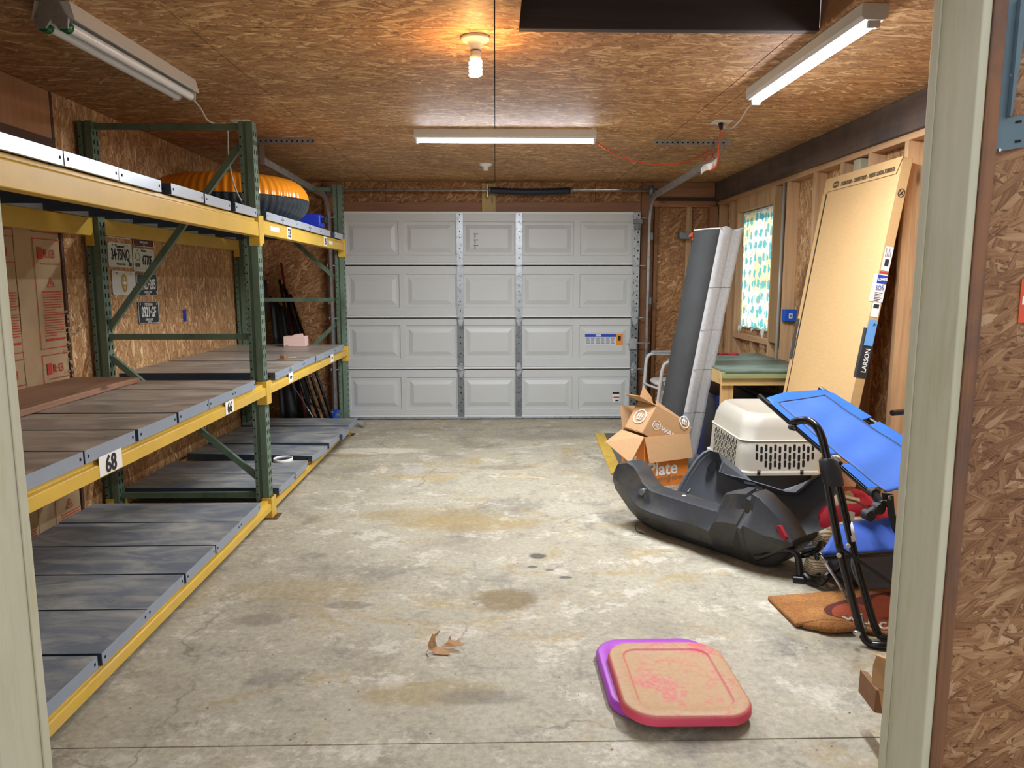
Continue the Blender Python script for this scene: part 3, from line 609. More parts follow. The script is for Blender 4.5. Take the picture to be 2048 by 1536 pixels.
for cx_ in range(6):
    for ln in range(7): b.box((p0.x + 0.01 + cx_ * 0.052, ys_ - 0.0022, p0.z - 0.042 - ln * 0.0095), (p0.x + 0.01 + cx_ * 0.052 + 0.03 + random.random() * 0.013, ys_ - 0.0014, p0.z - 0.0385 - ln * 0.0095))
b.box((p1.x - 0.05, ys_ - 0.004, p1.z + 0.045), (p1.x - 0.02, ys_ - 0.003, p0.z - 0.02)); b.build('sticker_fine_print', 'ink_black', d1)
p0, p1 = at(1225, 784, y=YD), at(1238, 803, y=YD)
sticker(d1, p0.x, p1.x, p1.z, p0.z, YD - 0.005, 'paper', 'small_sticker'); sticker(d1, p0.x, p1.x, p0.z - 0.02, p0.z, YD - 0.0065, 'ink_black', 'small_sticker'); sticker(d1, p0.x + 0.01, p1.x, p0.z - 0.062, p0.z - 0.048, YD - 0.0065, 'ink_red', 'small_sticker'); sticker(d1, p0.x + 0.03, p1.x - 0.005, p1.z + 0.005, p1.z + 0.02, YD - 0.0065, 'ink_black', 'small_sticker')
for py in (468, 480, 491):
    p0 = at(947, py, y=YD); b = B(); b.box((p0.x, YD - 0.006, p0.z - 0.003), (p0.x + 0.05, YD - 0.0045, p0.z + 0.003)); b.box((p0.x + 0.012, YD - 0.006, p0.z - 0.04), (p0.x + 0.02, YD - 0.0045, p0.z)) ; b.build('marker_lines', 'ink_black', d1)
# tracks
def strip_track(sx):
    X = 1.56 if sx > 0 else -1.66
    t = thing('door_track', (X, 7.6, 0), 'galvanised door track with ceiling hanger, %s' % ('right of the garage door, orange cord on its hanger' if sx > 0 else 'left of the garage door behind the green rack'), 'door track')
    path = [(X, 7.63, 0.02), (X, 7.63, 1.95)] + arc((X, 7.63, 1.95), (X, 7.63, 2.262), (X, 7.32, 2.265), 8)[1:] + [(X, 5.5, 2.285)]
    b = B(); loops = []
    pr = [(-0.025, -0.012), (0.025, -0.012), (0.025, 0.012), (0.020, 0.012), (0.020, -0.007), (-0.020, -0.007), (-0.020, 0.012), (-0.025, 0.012)]
    P = [Vector(p) for p in path]
    for i, p in enumerate(P):
        tg = (P[min(i + 1, len(P) - 1)] - P[max(i - 1, 0)]).normalized(); n = Vector((1, 0, 0)); q2 = tg.cross(n)
        loops.append([p + q2 * a + n * sx * c_ for a, c_ in pr])
    b.loft(loops); tr_ = b.build('track_rail', 'galvanised', t)
    for pl in tr_.data.polygons: pl.use_smooth = False
    b = B(); b.box((X + sx * 0.014, 7.6, 0.05), (X + sx * 0.04, 7.76, 0.12)); b.box((X + sx * 0.014, 7.6, 1.2), (X + sx * 0.04, 7.76, 1.27)); b.box((X + sx * 0.014, 7.6, 1.85), (X + sx * 0.04, 7.76, 1.92)); [q.build('jamb_bracket', 'galv_dull', t) for q in islands(b)]
    xa, xb = (1.14, 1.70) if sx > 0 else (-1.80, -1.29)
    b = B(); b.box((xa, 5.48, ZC - 0.032), (xb, 5.483, ZC)); b.box((xa, 5.45, ZC - 0.003), (xb, 5.483, ZC)); b.mi = 1
    for i in range(14): b.box((xa + 0.02 + i * 0.037, 5.4795, ZC - 0.022), (xa + 0.032 + i * 0.037, 5.4799, ZC - 0.012))
    b.build('ceiling_hanger', ['galvanised', 'dark_hole'], t)
    b = B(); b.box((X - 0.018, 5.49, 2.26), (X + 0.018, 5.493, ZC - 0.02)); b.prism([(X - 0.015, 5.487, 2.28), (X + 0.015, 5.487, 2.27), (X + (0.12 if sx > 0 else -0.10), 5.487, ZC - 0.02), (X + (0.085 if sx > 0 else -0.14), 5.487, ZC - 0.02)], (0, 0.003, 0)); b.build('hanger_strap', 'galvanised', t)
    return t
strip_track(1); strip_track(-1)
t = thing('torsion_spring_shaft', (0, 7.68, 2.35), 'steel torsion shaft with a dark blue coiled spring over the garage door', 'torsion spring')
YT = 7.60; zt = at(1100, 381, y=YT).z
b = B(); b.tube([(-1.80, YT, zt), (1.70, YT, zt)], 0.0125, 10); b.build('shaft', 'galvanised', t)
M('spring_blue', (26, 40, 60), 0.5, var=0.2, scale=60)
b = B(); xa, xb = at(980, 381, y=YT).x, at(1140, 381, y=YT).x
n = 44
b.tube([(xa + (xb - xa) * i / n, YT, zt - 0.012 * math.sin(math.pi * i / n)) for i in range(n + 1)], 0.03, 14, rs=[0.034 if i % 2 else 0.029 for i in range(n + 1)]); b.build('spring', 'spring_blue', t)
for x in (xa - 0.005, xb + 0.012):
    b = B(); b.disc((x, YT, zt), 0.036, (1, 0, 0), 0.022); b.build('spring_cone', 'galv_dull', t)
b = B(); b.box((xa - 0.03, YT - 0.03, zt - 0.07), (xa - 0.022, 7.745, zt + 0.06)); b.build('center_bracket', 'galvanised', t)
for x in (-1.70, 1.565):
    b = B(); b.disc((x, YT, zt), 0.052, (1, 0, 0), 0.04, 24); b.build('cable_drum', 'galv_dull', t)
    b = B(); b.box((x + 0.03, YT - 0.03, zt - 0.06), (x + 0.036, 7.745, zt + 0.05)); b.build('end_bracket', 'galv_dull', t)
# ------------------------------------------------------------------ pallet rack on the left
rk = thing('pallet_rack', (-1.85, 4.4, 0), 'long pallet rack with green uprights and yellow beams along the left wall', 'storage rack')
M('rust', (96, 58, 40), 0.8, var=0.3, scale=30)
XF, XBK = -1.375, -2.355       # aisle face and wall face of the uprights
def upright(x0, y0, h, name='upright'):
    """perforated column: box with a groove down the near face, slots on the aisle face and round holes on the near face"""
    x1, y1 = x0 + 0.078, y0 + 0.075
    b = B(); sec = [(x0, y0), (x0 + 0.018, y0), (x0 + 0.022, y0 + 0.014), (x0 + 0.036, y0 + 0.014), (x0 + 0.040, y0), (x1, y0), (x1, y1), (x0, y1)]
    b.loft([[Vector((x, y, z)) for x, y in sec] for z in (0.006, h)])
    for f in b.bm.faces: f.smooth = False
    b.mi = 1; z = 0.06
    while z < h - 0.03:
        b.box((x1 - 0.001, y0 + 0.014, z), (x1 + 0.0008, y0 + 0.026, z + 0.026)); b.box((x1 - 0.001, y0 + 0.05, z), (x1 + 0.0008, y0 + 0.062, z + 0.026))
        z += 0.051
    z = 0.1
    while z < h - 0.05:
        b.disc((x0 + 0.009, y0, z), 0.0048, (0, 1, 0), 0.0016, 8); z += 0.051
    u = b.build(name, ['green_paint', 'dark_hole'], rk)
    b = B(); b.box((x0 - 0.02, y0 - 0.02, 0.0), (x1 + 0.045, y1 + 0.02, 0.006)); b.mi = 1
    b.box((x1 + 0.015, y0 - 0.005, 0.0055), (x1 + 0.03, y0 + 0.012, 0.0064)); b.box((x1 + 0.015, y0 + 0.03, 0.0055), (x1 + 0.03, y0 + 0.05, 0.0064)); b.build('foot_plate', ['rust', 'dark_hole'], u)
    return u
def brace(p0, p1, y, w=0.034, d=0.028):
    p0, p1 = Vector((p0[0], y, p0[1])), Vector((p1[0], y, p1[1])); t = (p1 - p0).normalized(); n = t.cross(Vector((0, 1, 0)))
    b = B(); b.loft([[q + n * a + Vector((0, c_, 0)) for a, c_ in ((-w / 2, 0), (w / 2, 0), (w / 2, d), (w / 2 - 0.004, d), (w / 2 - 0.004, 0.004), (-w / 2 + 0.004, 0.004), (-w / 2 + 0.004, d), (-w / 2, d))] for q in (p0, p1)])
    for f in b.bm.faces: f.smooth = False
    return b.build('brace', 'green_paint', rk)
FR = [(1.93, 2.33, 0), (4.385, 2.33, 0), (6.83, 2.29, 1)]
for y, h, far in FR:
    upright(XF - 0.078, y, h); upright(XBK, y, h)
    if not far:
        L = [((-2.28, 2.305), (-1.45, 2.305)), ((-1.455, 2.21), (-2.275, 1.16)), ((-2.28, 1.107), (-1.45, 1.107)), ((-2.28, 0.985), (-1.452, 0.25)), ((-2.28, 0.14), (-1.45, 0.14))]
    else:
        L = [((-2.28, 2.25), (-1.45, 2.25)), ((-2.28, 2.20), (-1.46, 1.46)), ((-2.28, 1.265), (-1.45, 1.265)), ((-1.455, 1.06), (-2.275, 0.27)), ((-2.28, 0.14), (-1.45, 0.14))]
    for a, c_ in L: brace(a, c_, y + 0.028)
def beam(x0, x1, y0, y1, z0, z1, front=True):
    s = 1 if front else -1; b = B()
    xs, xl = (x1, x0) if front else (x0, x1)
    sec = [(xs, z0), (xs, z1 - 0.024), (xs - s * 0.004, z1 - 0.020), (xs - s * 0.016, z1 - 0.018), (xs - s * 0.018, z1), (xl, z1), (xl, z0)]
    b.loft([[Vector((x, y, z)) for x, z in sec] for y in (y0, y1)])
    for f in b.bm.faces: f.smooth = False
    o = b.build('beam', 'yellow_paint', rk, bevel=0.003)
    for ye, sg in ((y0, 1), (y1, -1)):
        b = B(); ya, yb = sorted((ye, ye + sg * 0.006)); b.box((min(x0, x1), ya, z0 - 0.055), (max(x0, x1) + (0.004 if front else 0), yb, z1 + 0.015))
        yc, yd = sorted((ye - sg * 0.040, ye + sg * 0.002)); xx = x1 if front else x0
        b.box((xx - 0.001, yc, z0 - 0.055), (xx + 0.005, yd, z1 + 0.015))
        b.build('end_connector', 'yellow_paint', o, bevel=0.002)
    return o
beams = {}
for nm, (ya, yb) in (('near', (2.01, 4.383)), ('far', (4.462, 6.828))):
    for lv, (z0, z1) in (('top', (1.690 if nm == 'near' else 1.705, 1.791 if nm == 'near' else 1.796)), ('mid', (0.757, 0.826)), ('low', (0.05, 0.115))):
        beams[nm, lv] = beam(XF - 0.045, XF + 0.012, ya, yb, z0, z1); beam(XBK, XBK + 0.05, ya, yb, z0, z1, False)
def rack_label(bm, y, z0, z1, w, s, size, bold=0.002, plain=False):
    x = XF + 0.0125; b = B(); b.box((x, y, z0), (x + 0.001, y + w, z1)); l = b.build('number_label', 'paper', bm)
    if s: text(s, size, (x + 0.0022, y + w * 0.5, z0 + (z1 - z0 - size * 0.7) / 2), (0, 1, 0), (0, 0, 1), 'number', 'ink_black', l, bold=bold, align='CENTER', sx=0.9)
    return l
nb_, fb_ = beams['near', 'mid'], beams['near', 'top']
a, c_ = at(190, 925, x=XF), at(224, 915, x=XF); rack_label(nb_, a.y, 0.762, 0.832, 0.155, '68', 0.083, 0.0022)
a = at(446, 815, x=XF); rack_label(nb_, a.y, 0.762, 0.826, 0.115, '66', 0.073, 0.002)
ft, fm = beams['far', 'top'], beams['far', 'mid']
a = at(570, 460, x=XF); rack_label(ft, a.y, 1.71, 1.785, 0.10, '33', 0.075, 0.0016)
a = at(644.5, 480, x=XF); rack_label(ft, a.y, 1.715, 1.785, 0.10, '35', 0.07, 0.0016)
a = at(537, 460, x=XF); rack_label(ft, a.y, 1.735, 1.765, 0.18, '', 0); a = at(655, 485, x=XF); rack_label(ft, a.y, 1.735, 1.762, 0.13, '', 0)
a = at(574, 768, x=XF); rack_label(fm, a.y, 0.768, 0.83, 0.1, 'M79', 0.03, 0); a = at(658.5, 725, x=XF); rack_label(fm, a.y, 0.768, 0.83, 0.1, 'P38', 0.03, 0)
# ------------------------------------------------------------------ loose sheet steel decking pans lying across the beams
PW, PD, PH = 0.342, 0.95, 0.046
def pan_mesh(top):
    b = B(); t = 0.0015
    b.mi = 0; b.box((-PD / 2, -PW / 2, -t), (PD / 2, PW / 2, 0))
    b.mi = 1; b.box((PD / 2 - t, -PW / 2, -PH), (PD / 2 + 0.0003, PW / 2, -0.0004)); b.box((-PD / 2, -PW / 2, -PH), (-PD / 2 + t, PW / 2, -0.0004))
    b.box((PD / 2 - 0.014, -PW / 2 + 0.002, -PH), (PD / 2, PW / 2 - 0.002, -PH + t))
    b.mi = 2; b.box((-PD / 2, -PW / 2 - 0.0003, -PH), (PD / 2, -PW / 2 + t, -0.0004)); b.box((-PD / 2, PW / 2 - t, -PH), (PD / 2, PW / 2 + 0.0003, -0.0004))
    b.mi = 3
    for y in (-PW / 2 + 0.016, PW / 2 - 0.022): b.box((PD / 2 - 0.001, y, -0.028), (PD / 2 + 0.0012, y + 0.009, -0.018))
    b.box((PD / 2 - 0.05, -PW / 2 - 0.0012, -0.026), (PD / 2 - 0.03, -PW / 2 + 0.001, -0.019))
    o = b.build('decking_pan', [top, 'pan_edge_lit' if top == 'pan_top_up' else 'pan_edge', 'pan_side', 'dark_hole']); return o
PROTO = {}
ORD = ['first', 'second', 'third', 'fourth', 'fifth', 'sixth', 'seventh', 'eighth']
def row(bay, lv, z, items, top):
    """items: list of (y centre, x of aisle edge, turn in degrees, lift)"""
    shelf = {'low': 'bottom', 'mid': 'middle', 'top': 'top'}[lv]
    for i, (y, xe, deg, dz) in enumerate(items):
        if top not in PROTO: o = PROTO[top] = pan_mesh(top)
        else: o = PROTO[top].copy(); COL.objects.link(o)
        o.location = (xe - PD / 2, y, z + dz); o.rotation_euler = (0, 0, math.radians(deg))
        n = len(items) - 1 - i if bay == 'near' else i
        ref = 'before' if bay == 'near' else 'beyond'
        tag(o, 'grey decking pan on the rack\'s %s shelf, %s one %s the middle upright' % (shelf, ORD[n], ref), 'shelf panel', '%s shelf decking pans of the %s rack bay' % (shelf, bay))
def even(y0, y1, n, xe=-1.362): return [(y0 + (y1 - y0) * (i + 0.5) / n, xe + random.uniform(-0.004, 0.004), random.uniform(-0.5, 0.5), 0.0006 * i) for i in range(n)]
r = even(2.065, 4.18, 6); row('near', 'low', 0.162, r, 'pan_top_low')
r = even(2.075, 4.20, 6); r[3] = (r[3][0], r[3][1] + 0.004, 0.5, 0.004); row('near', 'mid', 0.873, r, 'pan_top_mid')
row('near', 'top', 1.838, [(2.266, -1.360, 0, 0), (2.614, -1.361, 0.2, 0.001), (2.962, -1.362, 0, 0.0), (3.400, -1.360, -0.4, 0.002), (3.755, -1.36, 0.3, 0.0), (4.175, -1.36, -0.3, 0.003)], 'pan_top_up')
row('far', 'mid', 0.873, [(4.735, -1.362, 0.2, 0), (5.083, -1.362, 0, 0), (5.431, -1.362, -0.2, 0.002), (5.779, -1.36, 0.3, 0), (6.127, -1.362, 0, 0.001), (6.475, -1.362, 0, 0)], 'pan_top_mid')
row('far', 'top', 1.843, [(4.705, -1.362, 0.2, 0), (5.053, -1.362, 0, 0), (5.401, -1.362, -0.2, 0.002), (5.749, -1.36, 0.3, 0), (6.097, -1.362, 0, 0.001), (6.60, -1.362, 0, 0.004)], 'pan_top_up')
row('far', 'low', 0.162, [(4.675, -1.345, -1.0, 0), (5.03, -1.345, 0.3, 0), (5.545, -1.325, -6.0, 0.004), (5.89, -1.30, -1.5, 0.018), (6.25, -1.28, 0.5, 0.006), (6.62, -1.29, -2.0, 0.014)], 'pan_top_low')
# rough plank on the middle shelf
b = B(); b.prism([(-2.34, 2.2, 0.877), (-1.93, 2.2, 0.877), (-1.975, 3.9, 0.877), (-1.965, 4.10, 0.877), (-2.33, 4.12, 0.877)], (0, 0, 0.03)); o = b.build('wooden_plank', 'plank', bevel=0.004)
tag(o, 'wide rough brown plank lying on the middle shelf against the left wall', 'plank')
# ------------------------------------------------------------------ things on the rack
t = thing('inflatable_tube', (-1.85, 5.38, 1.845), 'big inflated river tube, orange above and black below, on top shelf', 'inflatable tube')
M('tube_orange', (240, 148, 34), 0.25, var=0.06, scale=4); M('tube_black', (46, 54, 60), 0.25, var=0.12, scale=5)
cx, cy, R, r0, zc = -1.845, 5.36, 0.375, 0.148, 1.845 + 0.147
def tor(u, a):
    th = 2 * math.pi * u; pl = 1 - 0.06 * (0.5 + 0.5 * math.cos(th * 64)) * max(0, math.cos(a)) ** 1.5 * (1 if math.cos(a) > 0 else 0)
    rr = r0 * pl; return Vector((cx + (R + rr * math.cos(a)) * math.cos(th), cy + (R + rr * math.cos(a)) * math.sin(th), zc + 0.98 * rr * math.sin(a)))
for nm, a0, a1, m in (('orange_top', 0, math.pi, 'tube_orange'), ('black_underside', -math.pi, 0, 'tube_black')):
    b = B(); b.grid(lambda u, v: tor(u, a0 + (a1 - a0) * v), 384, 16); b.build(nm, m, t, smooth=True)
b = B(); b.tube([tor(i / 128, 0) + Vector((0, 0, 0)) for i in range(129)], 0.004, 5, cap=False); b.build('seam', 'tube_black', t)
t = thing('blue_case', (-1.52, 6.22, 1.85), 'small royal blue case with black latch beside the river tube on the top shelf', 'case')
M('royal_blue', (32, 58, 190), 0.45, var=0.08); M('tarp_blue', (24, 72, 170), 0.45, var=0.15)
b = B(); b.box((-1.66, 6.08, 1.862), (-1.40, 6.24, 1.965)); b.build('case_body', 'royal_blue', t, bevel=0.012)
b = B(); b.box((-1.70, 6.06, 1.849), (-1.385, 6.26, 1.861)); b.build('case_tray', 'black_plastic', t, bevel=0.003)
b = B(); b.box((-1.399, 6.12, 1.90), (-1.365, 6.19, 1.94)); b.build('latch', 'black_rubber', t, bevel=0.004)
t = thing('pink_carton', (-1.74, 6.36, 0.876), 'small pale pink carton on the middle shelf near the garage door', 'box')
M('pale_pink', (244, 208, 196), 0.5, var=0.03)
p0, p1 = at(566, 694, z=0.875), at(612, 693, z=0.875)
yq = (p0.y + p1.y) / 2; b = B(); b.box((p0.x, yq, 0.876), (p1.x, yq + 0.11, 0.963)); b.build('carton_body', 'pale_pink', t, bevel=0.002)
b = B(); b.prism([(p0.x + 0.06, yq + 0.002, 0.963), (p1.x - 0.01, yq + 0.002, 0.963), (p1.x - 0.03, yq + 0.05, 0.985), (p0.x + 0.09, yq + 0.05, 0.978)], (0, 0, 0.0015)); b.build('carton_flap', 'pale_pink', t)
text('fragile', 0.012, (p0.x + 0.012, yq - 0.0008, 0.884), (1, 0, 0), (0, 0, 1), 'carton_lettering', 'ink_black', t)
t = thing('metal_bracket', (-1.66, 5.55, 0.875), 'tiny tan metal fitting with a thin rod lying on the middle shelf', 'fitting')
p0 = at(563, 719, z=0.875); b = B(); b.box((p0.x - 0.012, p0.y, 0.8755), (p0.x + 0.022, p0.y + 0.04, 0.905)); b.build('fitting_block', 'cardboard_dark', t, bevel=0.003)
b = B(); b.tube([(p0.x + 0.02, p0.y + 0.03, 0.881), (p0.x + 0.06, p0.y + 0.05, 0.886), (p0.x + 0.085, p0.y + 0.08, 0.881)], 0.004, 6); b.build('rod', 'pale_wood', t)
p0, p1 = at(547, 921, z=0.165), at(585, 921, z=0.165); cxr, cyr = (p0.x + p1.x) / 2, p0.y; rr_ = (p1.x - p0.x) / 2
b = B(); n = 40
lo = []
for r_, z in ((rr_, 0.1635), (rr_, 0.184), (rr_ - 0.006, 0.184), (rr_ - 0.006, 0.1635)): lo.append([Vector((cxr + r_ * math.cos(2 * math.pi * i / n), cyr + r_ * math.sin(2 * math.pi * i / n), z)) for i in range(n)])
b.loft(lo + [lo[0]], False, False); o = b.build('plastic_ring', 'white_plastic'); tag(o, 'thin white plastic ring lying on the bottom shelf behind the middle upright', 'ring')
# ------------------------------------------------------------------ licence plates and tape on the left wall
M('plate_pale', (196, 202, 190), 0.45, var=0.05, scale=20); M('plate_black', (34, 38, 44), 0.45, var=0.15, scale=20); M('plate_maroon', (78, 26, 32), 0.45, var=0.1); M('plate_white', (214, 212, 202), 0.5, var=0.05, rgb2=(150, 130, 104), thr=(0.6, 0.66), scale=14)
M('ink_plate_blue', (40, 52, 92), 0.6, var=0); M('badge_gold', (176, 142, 40), 0.4, var=0.1); M('ink_green', (52, 92, 66), 0.7, var=0)
XP = XL + 0.004
def plate(y0, z0, label, mat, rim, tilt=0.0, w=0.30, h=0.152):
    t = thing('licence_plate', (XP, y0 + w / 2, z0), label, 'licence plate', 'licence plates on the left wall')
    b = B(); L = rrect(0, 0, w, h, 0.018, 0, 4); rot = Matrix.Rotation(tilt, 3, 'Z'); L2 = []
    c0 = Vector((XP, y0 + w / 2, z0 + h / 2))
    def mp(p, dx): q = rot @ p; return c0 + Vector((dx, q.x, q.y))
    b.loft([[mp(p, 0) for p in L], [mp(p, 0.002) for p in L]]); b.build('plate_sheet', mat, t)
    b = B(); L3 = rrect(0, 0, w - 0.008, h - 0.008, 0.016, 0, 4); b.tube([mp(p, 0.0025) for p in L3 + [L3[0]]], 0.0018, 5, cap=False); b.build('embossed_rim', rim, t)
    b = B()
    for sx in (-0.09, 0.09): b.disc(mp(Vector((sx, h / 2 - 0.015, 0)), 0.0035), 0.004, (1, 0, 0), 0.004, 8)
    b.build('screw', 'galv_dull', t)
    def tx(s, size, cxx, cz, m, sx=0.8, bold=0.0):
        rgt = rot @ Vector((1, 0, 0)); up2 = rot @ Vector((0, 1, 0)); o = mp(Vector((cxx, cz, 0)), 0.0032)
        text(s, size, o, (0, rgt.x, rgt.y), (0, up2.x, up2.y), 'plate_lettering', m, t, depth=0.001, sx=sx, bold=bold, align='CENTER')
    return t, tx, mp
a = at(316, 645, x=XL)
t, tx, mp = plate(4.995, 1.145, 'black licence plate reading 0921 GF, the lowest plate on the left wall', 'plate_black', 'ink_white', -0.03)
tx('0921·GF', 0.098, 0, -0.03, 'ink_white', 0.62, 0.0018); tx('MICHIGAN', 0.026, 0, 0.046, 'ink_white', 0.9); tx('GREAT LAKE', 0.022, 0, -0.056, 'ink_white', 0.9); tx('STATE', 0.02, 0, -0.073, 'ink_white', 0.9); tx('19', 0.018, -0.12, 0.05, 'ink_white'); tx('79', 0.018, 0.12, 0.05, 'ink_white')
t, tx, mp = plate(5.0, 1.332, 'black licence plate reading 285, just above the lowest plate', 'plate_black', 'ink_white', 0.0)
tx('AND·285', 0.098, 0, -0.03, 'ink_white', 0.62, 0.0018); tx('MICHIGAN', 0.022, 0, 0.05, 'ink_white', 0.9); tx('GREAT LAKE', 0.022, 0, -0.056, 'ink_white', 0.9); tx('STATE', 0.02, 0, -0.073, 'ink_white', 0.9); tx('76', 0.022, 0.13, -0.06, 'ink_white')
t, tx, mp = plate(4.975, 1.497, 'pale licence plate reading 6770 beside a crest, above the black ones', 'plate_pale', 'ink_white', -0.02)
tx('6770F', 0.09, 0.045, -0.03, 'ink_black', 0.62, 0.0015); tx('MISSISSIPPI', 0.018, 0, 0.055, 'ink_green', 0.9)
b = B(); b.tube([mp(Vector((-0.09 + 0.034 * math.cos(q), 0.018 + 0.024 * math.sin(q), 0)), 0.0035) for q in [i * math.pi / 10 for i in range(21)]], 0.0015, 4, cap=False); b.disc(mp(Vector((-0.11, -0.035, 0)), 0.003), 0.016, (1, 0, 0), 0.002, 10); b.disc(mp(Vector((-0.075, -0.035, 0)), 0.003), 0.014, (1, 0, 0), 0.002, 10); b.build('crest', 'ink_green', t)
t, tx, mp = plate(4.985, 1.660, 'maroon licence plate half hidden under the yellow rack beam', 'plate_maroon', 'ink_white', 0.0)
tx('160·562', 0.09, 0, -0.02, 'ink_white', 0.62, 0.0018); tx('GREAT LAKES', 0.02, 0, -0.05, 'ink_white', 0.9); tx('72', 0.018, 0, -0.07, 'ink_white')
t, tx, mp = plate(4.66, 1.52, 'pale Tennessee licence plate beside the back upright', 'plate_pale', 'ink_white', 0.0)
tx('34·73NQ', 0.098, 0, -0.03, 'ink_black', 0.62, 0.0015); tx('"Tennessee"', 0.026, 0, 0.046, 'ink_black', 0.95); tx('Volunteer State', 0.02, 0, -0.062, 'ink_green', 0.9)
b = B(); p_ = mp(Vector((0.12, -0.058, 0)), 0.0025); b.box((p_.x, p_.y - 0.018, p_.z - 0.012), (p_.x + 0.001, p_.y + 0.018, p_.z + 0.014)); b.build('year_sticker', 'ink_plate_blue', t)
t, tx, mp = plate(4.66, 1.70, 'pale licence plate, uppermost of the left column, cut off by the yellow beam', 'plate_pale', 'ink_white', 0.0)
tx('22·B450', 0.098, 0, -0.03, 'ink_black', 0.62, 0.0015); tx('Volunteer State', 0.02, 0, -0.062, 'ink_green', 0.9)
t, tx, mp = plate(4.685, 1.345, 'scuffed white licence plate with a gold badge', 'plate_white', 'ink_white', -0.02)
b = B()
for s_, ins in ((1, 0),):
    pts = []
    for i in range(24):
        q = 2 * math.pi * i / 24; rx, rz = 0.036, 0.058; k_ = 1.0 + (0.25 if i in (5, 7) else 0)
        pts.append(mp(Vector((rx * math.cos(q) * (1 + 0.25 * max(0, math.sin(q))) * (0.8 if math.sin(q) > 0.95 else 1), rz * math.sin(q), 0)), 0.0024))
    b.prism(pts, (0.0015, 0, 0))
b.build('badge', 'badge_gold', t)
b = B(); b.disc(mp(Vector((0, 0, 0)), 0.0045), 0.014, (1, 0, 0), 0.0012, 16); b.disc(mp(Vector((0, 0.028, 0)), 0.0045), 0.01, (1, 0, 0), 0.0012, 3); b.disc(mp(Vector((0, -0.03, 0)), 0.0045), 0.012, (1, 0, 0), 0.0012, 3); b.disc(mp(Vector((-0.022, 0, 0)), 0.0045), 0.007, (1, 0, 0), 0.0012, 8); b.disc(mp(Vector((0.022, 0, 0)), 0.0045), 0.007, (1, 0, 0), 0.0012, 8); b.build('badge_seal', 'paper', t)
tx('12', 0.03, 0.115, -0.05, 'ink_plate_blue')
M('blue_tape', (18, 48, 150), 0.5, var=0.05)
b = B(); a, c_ = at(365, 619, x=XL), at(373, 643, x=XL); b.box((XL + 0.0005, a.y, c_.z), (XL + 0.0015, c_.y, a.z)); o = b.build('tape_strip', 'blue_tape'); tag(o, 'short strip of blue tape stuck to the left wall', 'tape')
# ------------------------------------------------------------------ things leaning in the far left corner behind the rack
t = thing('folded_tent_poles', (-1.95, 7.45, 0), 'bundle of black folded frame tubes leaning on the wall behind the rack', 'folded frame')
for i, (x0, x1, dy) in enumerate(((-1.90, -2.16, 0), (-1.84, -2.13, 0.03), (-1.77, -2.10, 0.0), (-1.72, -2.07, 0.04))):
    b = B(); b.tube([(x0 + 0.12, 7.2 + dy, 0.02), (x0 - 0.06, 7.32 + dy, 0.5), (x1 - 0.02, 7.60 + dy, 1.45 - i * 0.05)], 0.016, 8); b.build('frame_tube', 'black_tube', t)
    for z in (0.3, 0.5):
        b = B(); f = z / 1.45; b.disc((x0 + 0.12 - 0.18 * min(1, z / 0.5), 7.185 + dy + 0.12 * min(1, z / 0.5), z), 0.006, (0, 1, 0), 0.02, 8); b.build('rivet', 'chrome', t)
b = B(); b.grid(lambda u, v: Vector((-2.30 + 0.30 * u + 0.14 * (1 - v), 7.40 + 0.25 * v + 0.02 * math.sin(u * 14), 0.03 + 1.25 * v * (1 - 0.2 * u))), 20, 10)
o = b.build('folded_canopy', 'black_rubber', smooth=True, solid=0.03); tag(o, 'dark folded canopy cloth leaning in the corner behind the rack', 'folded cloth')
b = B(); b.tube([(-1.98, 7.45, 0.45), (-2.19, 7.72, 1.62)], 0.013, 8); b.tube([(-1.98, 7.45, 0.45), (-1.90, 7.36, 0.0)], 0.013, 8); M('red_paint', (120, 34, 28), 0.4, var=0.1); o = b.build('red_pole', 'red_paint'); tag(o, 'thin dark red pole leaning against the back wall', 'pole')
b = B(); b.tube([(-2.30, 7.30, 0.0), (-2.33, 7.42, 0.8), (-2.32, 7.45, 1.25), (-2.31, 7.45, 1.45)], 0.03, 8, rs=[0.02, 0.02, 0.06, 0.05]); o = b.build('leaning_broom', 'black_rubber'); tag(o, 'dark broom standing bristles up in the left back corner', 'broom')
b = B()
b.grid(lambda u, v: Vector((-1.98 + 0.50 * u, 7.30 + 0.30 * v, 0.005 + 0.13 * math.sin(math.pi * min(1, max(0.02, v))) * (0.55 + 0.45 * math.sin(u * 9 + 1)) * (0.3 + math.sin(math.pi * min(max(u, 0.02), 0.98))) + 0.02 * abs(mnoise.noise(Vector((u * 14, v * 9, 1)))))), 40, 20)
o = b.build('blue_tarp', 'tarp_blue'); tag(o, 'crumpled bright blue tarp on the floor by the garage door', 'tarp')
M('aluminium_dull', (150, 144, 132), 0.6, 0.1, var=0.15)
b = B(); b.tube([(-1.90, 7.50, 0.20), (-1.52, 7.36, 0.07), (-1.30, 7.22, 0.028)], 0.02, 10, rs=[0.010, 0.016, 0.026]); b.tube([(-1.915, 7.505, 0.205), (-1.895, 7.498, 0.199)], 0.022, 10); o = b.build('baseball_bat', 'aluminium_dull'); tag(o, 'dull grey baseball bat lying on the floor by the garage door', 'bat')
b = B(); b.tube([(-1.98, 7.22, 0.42), (-1.80, 7.20, 0.12), (-1.77, 7.19, 0.0)], 0.006, 6); b.tube([(-1.98, 7.22, 0.42), (-2.10, 7.30, 0.7)], 0.007, 6); o = b.build('metal_rod', 'chrome'); tag(o, 'thin shiny metal rod leaning behind the rack above the blue tarp', 'rod')
